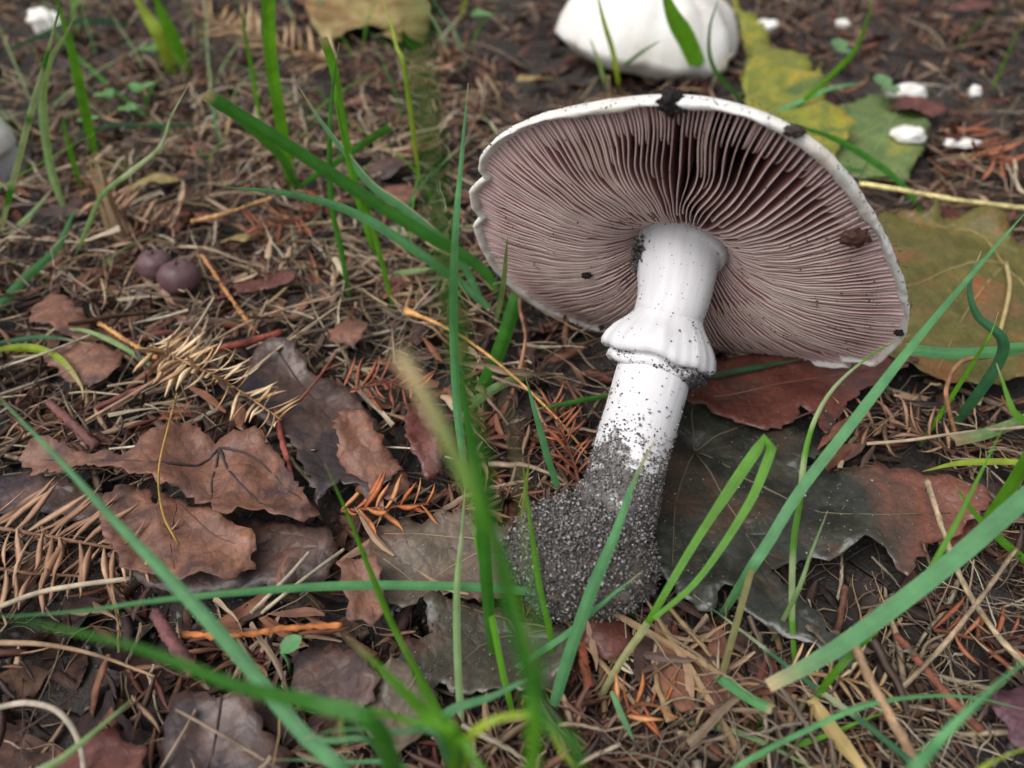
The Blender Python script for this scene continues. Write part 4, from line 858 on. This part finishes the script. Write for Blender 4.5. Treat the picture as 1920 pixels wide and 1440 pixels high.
# left side
g([(0, 445), (35, 300), (58, 210), (85, 115), (118, -10)], 10, 'd', 'tall thin grass stem with pale joints at the white cap', D1=19, bands=True, dry=.0)
g([(122, 395), (96, 320), (80, 200), (92, 120), (120, 70), (138, 34)], 13, 'p', 'pale grass blade bowed like a bracket beside the tall thin stem', D1=23, dry=.08)
g([(178, 290), (150, 165), (125, 60), (98, -20)], 16, 'b', 'bright green upright blade growing from a frayed straw sheath', D1=24, dry=0)
g([(150, 345), (132, 285), (117, 218)], 9, 'b', 'short bright blade beside the frayed straw sheath', D1=26)
g([(140, 490), (170, 412), (195, 362), (250, 318), (300, 275), (320, 220), (356, 154)], 8, 'p', 'thin pale grass blade waving in a slack S curve', D1=20, bands=True)
g([(-40, 620), (40, 530), (75, 498), (112, 458), (140, 398), (165, 402)], 14, 't', 'green blade leaning across the ground before the white cap', zt=1.4, dry=.1)
g([(20, 440), (60, 400), (90, 365), (100, 350)], 8, 'p', 'short curled pale blade at the foot of the tall thin stem', zt=1.2, dry=.3)
g([(-20, 665), (50, 652), (110, 672), (150, 720), (156, 750)], 14, 'y', 'yellowing grass blade hooked down onto the brown scraps', zt=.6, dry=.35)
g([(290, 690), (230, 650), (160, 620), (90, 618)], 9, 'p', 'faded thin blade lying over the small brown leaf scraps', zt=.9, dry=.2)
g([(-40, 655), (20, 640), (90, 632), (170, 645)], 8, 'k', 'dark blue-green blade beside the yellowing hooked blade', zt=.9, dry=.25)
sheath = thing('straw_sheath', gp(215, 430, .1), 'frayed pale straw sheath around the bright upright blade', 'dead grass')
for k, (dx, c_) in enumerate(((-9, (184, 162, 134)), (-2, (158, 136, 112)), (4, (196, 176, 148)), (10, (150, 126, 104)), (0, (172, 150, 124)))):
    g([(220 + dx * 1.6 + k * 3, 436 + k * 4), (206 + dx * 1.2, 398), (191 + dx, 350), (176 + dx * 1.5, 286 + 7 * (k % 3))], 10, srgb(*c_), None, D1=25 - .15 * k, dry=0, base_pale=0, parent=sheath, tw=.8)
# tuft in the middle left
tuft = thing('grass_tuft', gp(560, 370, .2), 'upright grass tuft of bright blades with clipped tips, among matted straw', 'grass')
for a in ([(545, 352), (535, 280), (520, 190), (507, 90), (503, -20)], 20, 'b', dict(D1=21, cut=True, dry=0)), ([(562, 360), (530, 300), (480, 250), (430, 205), (385, 175)], 15, 'd', dict(D1=20, cut=True, dry=.03)), \
        ([(655, 560), (640, 470), (622, 380), (618, 250), (626, 150), (636, 80)], 10, 'd', dict(D1=20, dry=.05)), ([(560, 352), (640, 298), (690, 264), (735, 236)], 11, 'd', dict(D1=21, cut=True, dry=.02)), \
        ([(490, 240), (470, 120), (445, -10)], 7, 'b', dict(D1=28, dry=0)), ([(700, 470), (664, 340), (640, 220), (625, 130), (605, 70)], 14, 'b', dict(D1=20, cut=True, dry=.05)):
    g(a[0], a[1], a[2], None, parent=tuft, **a[3])
g([(945, 570), (900, 500), (800, 440), (700, 378), (600, 312), (500, 248), (386, 178)], 20, 'd', 'broad dark green blade slanting from the cap edge', D1=18.5, cut=True, dry=.02)
g([(930, 590), (850, 520), (780, 470), (700, 418), (620, 382), (520, 360), (420, 351)], 17, 't', 'blue-green blade with a rounded tip, arching leftward from the cap', D1=17.5, dry=.0)
g([(900, 560), (850, 470), (760, 392), (700, 350), (650, 290), (600, 225), (556, 155)], 15, 't', 'grass blade with one white dry edge above the broad dark blade', D1=20, dry=.12, edge=True)
g([(735, 570), (715, 490), (690, 400), (660, 320), (640, 240), (628, 160)], 9, 'b', 'narrow upright blade rooted in rusty litter beside the tuft', D1=19)
g([(740, 515), (780, 508), (815, 502)], 10, 'p', 'short pale blade lying across the narrow upright blade', zt=1.4)
# near vertical blades before the mushroom
g([(876, 925), (868, 860), (856, 750), (850, 600), (853, 450), (865, 300), (878, 156)], 15, 't', 'tall straight grass blade standing left of the mushroom', D1=14.8, dry=.03, tw=.2)
g([(866, 1372), (858, 1240), (857, 1100), (866, 1000), (872, 905)], 12, 'p', 'pale upright blade before the grey-brown leaf', D1=14.5, bands=True, tw=.2)
g([(1080, 1480), (1010, 1330), (955, 1130), (915, 950), (878, 740), (838, 500), (812, 300), (786, 120), (770, -30)], 30, 'd', 'near tall blade, strongly blurred, running from bottom to top', D0=6.6, D1=3.3, tw=.2, dry=0, wprof=([0, .3, .7, 1], [.45, .6, 1, .6]))
g([(1000, 1420), (960, 1120), (900, 950), (850, 850), (800, 752), (745, 658)], 24, 'b', 'near blurred blade with a dry yellowish tip', D0=6.8, D1=6.2, tw=.2, dry=.12, cut=True)
g([(1010, 1330), (990, 1050), (975, 900), (962, 820), (948, 742)], 20, 'd', 'near blurred yellow-tipped blade left of the stem', D0=7.0, D1=6.4, tw=.2, dry=.15)
g([(905, 1010), (890, 880), (870, 760), (858, 640)], 22, 'd', 'blurred dark blade behind the tall straight blade', D0=12.5, D1=11.5, tw=.2)
g([(842, 1362), (800, 1290), (740, 1180), (690, 1060), (650, 960), (608, 868)], 11, 'b', 'bright thin blade slanting over the grey-brown leaf', D1=12.6, dry=.05)
g([(962, 1345), (940, 1250), (912, 1110), (893, 1020), (878, 955)], 11, 'b', 'bright thin blade in front of the soil clod, left of another', D1=13.8, dry=.0)
g([(1040, 1250), (1030, 1180), (1012, 1100), (998, 1000), (985, 905), (980, 860)], 10, 'b', 'bright thin blade crossing the middle of the soil clod', D1=14.0, dry=.06)
g([(1028, 1362), (1060, 1250), (1108, 1110), (1150, 1010), (1190, 900), (1230, 820)], 20, 't', 'grey-green blade with a withered tip crossing the soil clod', D1=13.2, dry=.16, tw=.2)
g([(955, 1262), (1060, 1190), (1130, 1130), (1206, 1070)], 11, 't', 'short teal blade leaning across the foot of the clod', D1=13.6, dry=.1)
g([(830, 1348), (930, 1302), (1040, 1248)], 18, 't', 'teal blade lying low below the dark olive leaf', D1=12.0, dry=.0, D0=12.2)
g([(1195, 1155), (1100, 1125), (960, 1106), (800, 1098), (600, 1100), (330, 1122), (150, 1146), (-30, 1158)], 15, 't', 'long green blade lying level across the whole left foreground', D1=11.4, dry=0, tw=.2)
g([(660, 1470), (560, 1368), (450, 1232), (330, 1098), (200, 960), (100, 850), (-20, 728)], 22, 't', 'long near blade slanting past the flat brown needle twig', D0=10.5, D1=12.0, dry=0, tw=.2)
g([(720, 1390), (600, 1322), (450, 1288), (250, 1212), (20, 1160)], 34, 'd', 'wide dark blurred blade close to the lens, over the litter', D0=8.8, D1=8.0, dry=0, tw=.2)
g([(60, 1470), (120, 1420), (180, 1370), (252, 1308)], 15, 'p', 'short pale green blade near the looped straw', D0=11.8, D1=11.6, dry=.03)
tuft2 = thing('grass_tuft', gp(850, 1390, .2), 'blurred near grass tuft fanning out below the dark olive leaf', 'grass')
for a in ([(860, 1400), (800, 1340), (720, 1260), (640, 1185)], 34, 'b', dict(D0=9.8, D1=9.0, dry=.1)), ([(850, 1395), (760, 1350), (680, 1330), (640, 1340), (650, 1420)], 22, 'b', dict(D0=9.8, D1=9.4)), \
        ([(860, 1400), (900, 1440), (960, 1480)], 34, 'b', dict(D0=9.6, D1=8.6)), ([(840, 1392), (740, 1372), (640, 1368), (570, 1385)], 15, 't', dict(D0=9.8, D1=10.4)), \
        ([(850, 1392), (800, 1310), (770, 1240), (745, 1190)], 20, 'b', dict(D0=9.8, D1=9.2)), ([(870, 1400), (1000, 1340), (1060, 1420), (1130, 1480)], 22, 'y', dict(D0=9.8, D1=9.2)):
    g(a[0], a[1], a[2], None, parent=tuft2, tw=.25, **a[3])
g([(700, 1395), (620, 1388), (572, 1384)], 10, 't', 'short teal blade with a white cut end near the bottom', D0=11.6, D1=11.6, dry=.08, cut=True)
g([(760, 1440), (640, 1428), (510, 1424)], 9, 't', 'low teal blade lying on the notched dark leaf', D0=11.6, D1=11.7)
# folded blade and right-hand blades
g([(1212, 1172), (1300, 1022), (1380, 900), (1420, 842), (1436, 822), (1447, 838), (1436, 872), (1400, 952), (1310, 1085), (1226, 1160)], 15, 'b', 'bright green blade bent double into a narrow arch', D1=13.8, D0=14.2, dry=0, tw=.25, wprof=([0, .4, .5, .6, 1], [.6, .9, 1.25, 1.1, .5]))
g([(1125, 1310), (1165, 1240), (1200, 1190), (1214, 1168)], 12, srgb(176, 178, 128), 'pale jointed stalk carrying the bent double blade', D1=14.0, dry=0, cut=True)
g([(1490, 1262), (1485, 1150), (1488, 1020), (1500, 940), (1510, 850), (1532, 778), (1572, 718), (1640, 662), (1706, 628)], 10, 'b', 'banded thin stem arching up to touch the cap edge', D1=15.2, bands=True, dry=.06)
g([(1335, 1330), (1372, 1200), (1410, 1062)], 11, srgb(150, 146, 96), 'brownish stalk below the long diagonal blade', D1=14.2, dry=0, cut=True)
g([(1408, 1066), (1440, 1018), (1500, 920), (1600, 790), (1700, 660), (1800, 540), (1935, 384)], 17, 't', 'long straight blade running diagonally past the cap edge', D0=14.2, D1=15.0, dry=0, tw=.2)
g([(2900, 200), (2450, 530), (2200, 720), (1960, 902), (1800, 1040), (1700, 1120), (1560, 1222), (1440, 1286)], 36, 't', 'broad flat green blade with a cut white end', D0=12.6, D1=12.9, cut=True, dry=.03, tw=.2, fold=.2, wprof=([0, .8, .95, 1], [1, .85, .75, .6]))
g([(1560, 1268), (1640, 1180), (1722, 1100), (1782, 1000), (1832, 900), (1886, 790)], 12, 'b', 'bright narrow blade beside the broad cut blade', D1=13.2, D0=13.4, dry=.03)
g([(1495, 1110), (1520, 1040), (1552, 958)], 8, 'p', 'short pale fork beside the banded thin stem', D1=14.2, D0=14.3)
g([(1935, 652), (1860, 660), (1780, 662), (1700, 654)], 19, 't', 'flat green blade with a blunt end beside the hooked brown blade', zt=2.2, zb=2.0, cut=True, dry=.03)
g([(1960, 690), (1930, 655), (1895, 652), (1885, 650)], 16, 't', 'short square-ended blade overlapping the blunt flat blade', zt=2.6, zb=2.2, cut=True, dry=.04)
g([(1935, 840), (1900, 770), (1880, 715), (1868, 680)], 20, 'b', 'wide bright blade curving up by the pale leaf stalk', D1=15.4, D0=14.6)
g([(1960, 770), (1900, 795), (1840, 815), (1788, 826)], 18, 'p', 'glossy pale blade with a bleached tip over the straws', zt=1.6, dry=.25, cut=True)
g([(1940, 868), (1880, 865), (1800, 868), (1730, 884)], 11, 'y', 'light green blade lying level above the rusty leaf tip', zt=1.1, zb=1.2)
g([(1940, 1070), (1880, 1015), (1830, 965), (1790, 908)], 13, 'b', 'bright blade sloping down into the dark straw tangle', zt=2.2)
g([(1880, 660), (1830, 590), (1818, 530), (1840, 470)], 18, 'k', 'dark blade standing on the olive leaf', D1=17.5, D0=17.8)
g([(1840, 655), (1860, 620), (1872, 585)], 8, 'b', 'short bright blade sprouting by the olive leaf stalk', D1=17.2, D0=17.3)
g([(1730, 1460), (1640, 1372), (1500, 1268), (1400, 1190), (1300, 1115)], 10, 'k', 'banded teal blade running under the broad cut blade', zt=1.0, D0=12.6, bands=True)
g([(1270, 1205), (1330, 1255), (1400, 1305), (1448, 1330)], 17, 't', 'short green blade with a white cut end in the straw', zt=1.4, cut=True, dry=.05)
g([(1270, 1356), (1380, 1372), (1470, 1412), (1540, 1450)], 10, 'p', 'faded blade lying level along the bottom straws', zt=.8)
g([(1380, 1440), (1500, 1375), (1640, 1318), (1800, 1305), (1940, 1335)], 9, 't', 'thin blade arching low through the bottom straws', zt=1.4, D0=12.5)
g([(1400, 1425), (1520, 1390), (1620, 1350), (1690, 1325)], 8, 'b', 'thin bright blade just under the low arching blade', zt=1.0)
g([(1690, 1470), (1760, 1390), (1840, 1310), (1950, 1215)], 26, 't', 'near blurred teal blade slanting up at the bottom', D0=9.4, D1=9.6, dry=0)
g([(1820, 1460), (1880, 1420), (1950, 1395)], 14, 'y', 'yellow-green blade poking in beside the purple leaf', D0=10.6, D1=10.6)
g([(1520, 1310), (1560, 1370), (1600, 1420), (1640, 1470)], 26, srgb(196, 172, 116), 'broad cream-coloured dead blade in the bottom straws', zt=.9, zb=.8, dry=.0)
g([(1146, 1296), (1165, 1340), (1190, 1392)], 10, 't', 'tiny teal blade hanging below the jointed stalk', zt=.7, zb=.9)
# by the stem
g([(1148, 740), (1060, 757), (1000, 768)], 9, 'd', 'thin dark blade lying level against the mushroom stem', zt=.9, zb=.9, dry=.12)
g([(1050, 928), (1030, 870), (1008, 790), (985, 705)], 12, 't', 'bright blade bent down beside the rust-brown sprig', D1=16.6)
g([(1000, 700), (985, 706), (940, 722), (885, 756)], 16, 'p', 'shiny blade with a cut end, lying flat left of the stem', zt=.85, zb=.8, cut=True, dry=.02)
g([(985, 500), (962, 580), (936, 660), (902, 738)], 24, 'd', 'wide dark blade with a blunt tip under the cap', zt=1.0, zb=.9, cut=True, dry=.05)
g([(928, 612), (942, 545), (952, 440)], 9, 'p', 'short light blade standing before the cap edge', D1=16.2)
g([(978, 1000), (984, 930), (992, 862)], 9, 'y', 'short yellowish stem by the edge of the clod', D1=14.6)
g([(1290, 715), (1400, 692), (1520, 670)], 8, 'k', 'dark thin blade tucked beneath the lower gills', zt=1.1, zb=1.0)
# background
g([(1725, 394), (1690, 345), (1640, 305), (1560, 258), (1440, 222)], 10, 'd', 'curved green blade behind the right of the cap', zt=3.0)
g([(1480, 215), (1560, 140), (1602, 95), (1625, 40), (1640, -10)], 9, 'b', 'blurred upright blade rising from the yellow-green leaf', D1=27)
g([(1430, 225), (1500, 190), (1560, 165), (1625, 155)], 8, 't', 'faint blade lying over the yellow-green leaf', zt=1.8)
g([(1160, 165), (1150, 100), (1132, 40), (1118, -20)], 9, 'y', 'upright blade standing before the far white mushroom', D1=27)
g([(1135, 160), (1120, 110), (1105, 70)], 6, 'p', 'thin wisp before the far white mushroom', D1=28)
g([(1150, 140), (1200, 100), (1240, 75)], 6, 'd', 'thin leaning wisp across the far white mushroom', D1=28)
g([(1320, 150), (1290, 80), (1262, 30), (1240, -30)], 30, 'b', 'broad blurred green blade overlapping the far white mushroom', D1=26)
g([(760, 135), (745, 90), (735, 50), (712, -20)], 9, 'y', 'yellowish hanging blade before the far tan leaf', D1=26, D0=26)
g([(300, 70), (275, 30), (245, -20)], 24, 'y', 'blurred yellowish blade far behind the slack pale blade', D1=34, D0=35)
g([(325, 75), (305, 30), (285, -20)], 22, 'b', 'blurred bright blade far behind the slack pale blade', D1=33, D0=35)
g([(380, 290), (250, 200), (150, 110), (60, 20)], 7, 'd', 'long thin blade lying aslant behind the upright left blades', zt=2)
g([(240, 45), (150, 40), (90, 60), (-20, 110)], 8, 'k', 'dark blade lying level near the small white scrap', zt=1.2)
g([(400, 240), (260, 235), (180, 240), (90, 275)], 6, 'k', 'thin dark blade lying level behind the pale S-curved blade', zt=1.2)
g([(1680, 330), (1600, 320), (1480, 290)], 8, 'd', 'dark blade under the curved green blade', zt=1.0)
g([(1400, 200), (1340, 130), (1330, 60), (1350, -10)], 7, 'd', 'thin dark blade left of the yellow-green leaf', D1=27)
g([(860, 40), (870, 10), (880, -30)], 7, 'y', 'faint short blade far behind the cap', D1=33)
# a few smaller blades through the litter behind
def extra_blades():
    for q in range(130):
        x = random.uniform(-40, 40); y = random.uniform(24, 70)
        if q > 60: x, y = random.uniform(-24, 2), random.uniform(19, 42)
        px, py, D = proj((x, y, .3)); h = random.uniform(1.5, 4)
        if 880 < px < 1720 and py < 240: continue
        P0 = np.array([x, y, -.2]); lean = rng.normal(0, 1.2 if q <= 60 else 2.4, 2); Q = crom([P0, P0 + [lean[0] * .3, lean[1] * .3, h * .5], P0 + [lean[0] * 1.2, lean[1] * 1.2, h]], 14); V, C, U = [], [], []
        base = np.array(GC[random.choice('btdp')])
        for i in range(14):
            t = i / 13; wv = (.07 if q <= 60 else .045) * (1 - t ** 2) + .004
            for u in (-1, 0, 1): V.append(Q[i] + np.array([u * wv, 0, 0]) + np.array([0, -.3 * wv * abs(u), 0])); C.append(base); U.append(u)
        whole('grass_shoot', np.array(V), grid_faces(14, 3), M['grass'], P0, 'small blurred grass blade standing far back in the litter', 'grass', 'far grass blades', cols=np.array(C), attr=dict(u=U))
extra_blades()

# ---------------------------------------------------------------- other mushrooms, berries, crumbs
def dome(name, c, axes, label, cat, seed, rimdrop=.25, tilt=(0, 0, 0), dent=.08):
    nu, nv = 36, 90; V = []; rot = Euler(tilt).to_matrix()
    for i in range(nu):
        f = lerp(0, 1, i / (nu - 1))
        for j in range(nv):
            a = 2 * math.pi * j / nv; wob = 1 + dent * mnoise.noise(Vector((math.cos(a) * 1.6, math.sin(a) * 1.6, seed))) + .03 * mnoise.noise(Vector((math.cos(a) * 6, math.sin(a) * 6, seed)))
            if f < .8: g_ = f / .8 * math.pi / 2; r = math.sin(g_) ** .85; z = math.cos(g_)
            else: g_ = (f - .8) / .2; r = 1 - g_ * .45; z = -rimdrop * math.sin(g_ * math.pi * .6)
            p = Vector((r * wob * math.cos(a) * axes[0], r * wob * math.sin(a) * axes[1], z * axes[2] + .14 * mnoise.noise(Vector((r * math.cos(a) * 3, r * math.sin(a) * 3, seed + 4))) + .07 * mnoise.noise(Vector((r * math.cos(a) * 8, r * math.sin(a) * 8, seed)))))
            V.append(np.array(rot @ p) + c)
    root = thing(name, c * np.array([1, 1, 0]), label, cat)
    part('cap', np.array(V), grid_faces(nu, nv, True), M['cap'], root)
    P, r = tube(crom([c + np.array([0, .2, axes[2] * .3]), c + np.array([.1, .4, -.3]), c + np.array([.2, .5, -c[2] - .2])], 10), .9, 14); part('stem', P, r, M['stem'], root, attr=dict(ang=np.zeros(len(P)), len=np.zeros(len(P)), soil=np.zeros(len(P))))
    return root
c = gp(1222, 112, 1.0); c[2] = 1.0
dome('mushroom', c + np.array([0, 1.6, 0]), (4.1, 3.4, 3.0), 'blurred white mushroom cap far behind the cap edge of the uprooted one', 'mushroom', 2.0, tilt=(-.1, .14, 0), dent=.22)
c = gp(-44, 280, 1.0); c[2] = 1.1
dome('mushroom', c, (1.35, 1.35, 1.3), 'white mushroom cap peeping in behind the tall thin grass stem', 'mushroom', 5.0, dent=.06)
def lump(name, c, ax, mat, label, cat, seed, rough=.15, cols=None, n=(18, 26), group=None, freq=2.2):
    V = []
    for i in range(n[0]):
        f = math.pi * i / (n[0] - 1)
        for j in range(n[1]):
            a = 2 * math.pi * j / n[1]; d = Vector((math.sin(f) * math.cos(a), math.sin(f) * math.sin(a), math.cos(f))); k = 1 + rough * mnoise.noise(d * freq + Vector((seed, 0, 0))) + rough * .5 * mnoise.noise(d * freq * 2.7 + Vector((0, seed, 0)))
            V.append(np.array((d[0] * ax[0], d[1] * ax[1], d[2] * ax[2])) * k + c)
    kw = dict(cols=np.tile(cols, (len(V), 1))) if cols else {}
    return whole(name, np.array(V), grid_faces(n[0], n[1], True), mat, np.array(c) - np.array([0, 0, ax[2] * .9]), label, cat, group, **kw)
def berry(px, py, r, label, seed):
    c = gp(px, py, r * .9 + .35); o = thing('berry', c - np.array([0, 0, r * .9]), label, 'berry'); V = []
    for i in range(20):
        f = math.pi * i / 19
        for j in range(28):
            a = 2 * math.pi * j / 28; d = Vector((math.sin(f) * math.cos(a), math.sin(f) * math.sin(a), math.cos(f)))
            k = 1 + .07 * mnoise.noise(d * 2 + Vector((seed, 0, 0))) + .02 * mnoise.noise(d * 6) - .16 * math.exp(-(f / .22) ** 2)
            V.append(c + np.array(d) * k * np.array([r * 1.12, r, r * .92]))
    part('fruit', np.array(V), grid_faces(20, 28, True), M['berry'], o)
    P, F = tube([c + np.array([0, 0, r * .7]), c + np.array([.03, .02, r * .95]), c + np.array([.07, .05, r * 1.15])], [.05, .035, .03], 7); part('stalk_stub', P, F, M['bark'], o, cols=np.tile(srgb(80, 60, 50), (len(P), 1)))
berry(337, 520, .56, 'plum-coloured round berry lying near the reddish curled leaf', 1)
berry(292, 497, .5, 'darker berry half hidden behind the plum-coloured one', 6)
berry(268, 552, .16, 'tiny reddish berry at the foot of the plum-coloured one', 9)
DK = srgb(34, 30, 29)
def on_cap(px, py, wv, lift=.04):
    "the point of the cap's underside (or rim) seen at a pixel, wv above the rim plane"
    d = ray(px, py); C_ = CC + NW * wv; p = CP + d * (((C_ - CP) @ NW) / (d @ NW)); return p - d / np.linalg.norm(d) * lift
lump('soil_crumb', on_cap(1258, 192, -.1, .06), (.2, .12, .2), M['bark'], 'black soil crumb stuck on top of the white cap edge', 'soil crumb', 3, .6, DK, freq=3)
lump('soil_crumb', on_cap(1275, 204, -.05, .05), (.13, .09, .08), M['bark'], 'small black crumb just below the crumb on top of the cap', 'soil crumb', 7, .8, DK, freq=3)
lump('soil_crumb', on_cap(1490, 246, -.1, .05), (.18, .1, .09), M['bark'], 'grey soil crumb on the sloping white cap edge', 'soil crumb', 11, .5, srgb(64, 56, 52), freq=3)
lump('bark_scrap', on_cap(1604, 446, .08, .04), (.26, .09, .17), M['bark'], 'ragged brown bark scrap stuck to the gills', 'bark', 15, .5, srgb(84, 56, 48), freq=2.6)
lump('soil_crumb', on_cap(1686, 624, -.02, .04), (.1, .07, .06), M['bark'], 'tiny dark crumb on the torn corner of the cap edge', 'soil crumb', 19, .8, DK, freq=3)
lump('soil_crumb', on_cap(1100, 516, .18, .03), (.12, .07, .09), M['bark'], 'dark crumb clot on the gills left of the stem', 'soil crumb', 23, .5, DK, freq=3)
for (px, py, ax, lab, sd) in ((1700, 172, (.9, .35, .3), 'crinkled white scrap on top of the mottled green leaf', 1), (1706, 252, (.62, .5, .26), 'round white scrap on the mottled green leaf', 2), (1806, 268, (.65, .3, .13), 'long white scrap right of the mottled green leaf', 3),
                              (1828, 172, (.25, .25, .25), 'small round white bead in the far needles', 4), (88, 40, (.9, .5, .6), 'blurred white scrap behind the upright left blades', 5), (1440, 50, (.5, .3, .3), 'white scrap behind the yellow-green leaf tip', 6), (1580, 45, (.35, .2, .2), 'far small white scrap beyond the pointed leaf lobe', 8)):
    lump('white_scrap', gp(px, py, ax[2] * .6 + .7), ax, M['cap'], lab, 'mushroom scrap', sd * 3.3, .38, freq=1.3)
def seedling(px, py, z, s, label, c, nl=2, group=None):
    b = gp(px, py, z); root = thing('seedling', b * np.array([1, 1, 0]), label, 'seedling', group)
    V, F = tube([b * np.array([1, 1, 0]), b * np.array([1, 1, .6]) + [.05, 0, 0], b], .03, 6); part('stalk', V, F, M['seedling'], root, cols=np.tile(c, (len(V), 1)))
    for k in range(nl):
        a = k * 6.283 / nl + .4 + px; d = np.array([math.cos(a), math.sin(a), .25]); sd = np.array([-math.sin(a), math.cos(a), 0]); V, F = [], []
        for i in range(9):
            t = i / 8; wv = s * .42 * math.sin(math.pi * min(1, .08 + t * .92)) ** .6
            for u in (-1, -.5, 0, .5, 1): V.append(b + d * t * s + sd * u * wv + np.array([0, 0, .12 * s * (abs(u) - t * t)]))
        part('leaf', np.array(V), grid_faces(9, 5), M['seedling'], root, cols=np.tile(c, (45, 1)))
seedling(528, 1222, .9, .42, 'small heart-shaped green leaf on a thin stalk before the dull brown leaf', srgb(104, 160, 104), 1)
for px, py, s in ((262, 168, .6), (200, 180, .5), (242, 205, .45), (290, 95, .7), (165, 225, .45), (900, 30, .6)):
    seedling(px, py, 1.0, s, 'tiny round-leaved green seedling in the far litter', srgb(110, 158, 96), 3, 'far seedlings')
for px, py in ((1575, 95), (1660, 165), (1440, 305)): seedling(px, py, 1.2, .9, 'soft green broad seedling near the fallen yellow-green leaves', srgb(112, 150, 104), 2, 'seedlings by the yellow-green leaf')
def moss():
    P, Y, T_, S, C = [], [], [], [], []
    for (px, py, rad, n) in ((215, 320, 1.4, 500), (1000, 330, .1, 0), (1420, 1335, .5, 400), (345, 545, .5, 200), (760, 300, 1.2, 300), (640, 470, .6, 150)):
        c = gp(px, py, .2)
        for q in range(n): P.append(c + np.array([random.gauss(0, rad * .5), random.gauss(0, rad * .5), random.uniform(-.05, .2)])); C.append(srgb(random.randint(80, 120), random.randint(108, 140), random.randint(34, 56)))
    n = len(P); V, F, Cc = scatter(NT[0], np.array(P), rng.uniform(0, 6.28, n), rng.uniform(-1.4, -.5, n), rng.uniform(0, 6, n), rng.uniform(.12, .3, n), np.array(C))
    tag(link('moss', mesh_np('moss', V, F, M['seedling'], Cc)), 'small cushions of yellow-green moss on the soil', 'moss', kind='stuff')
moss()
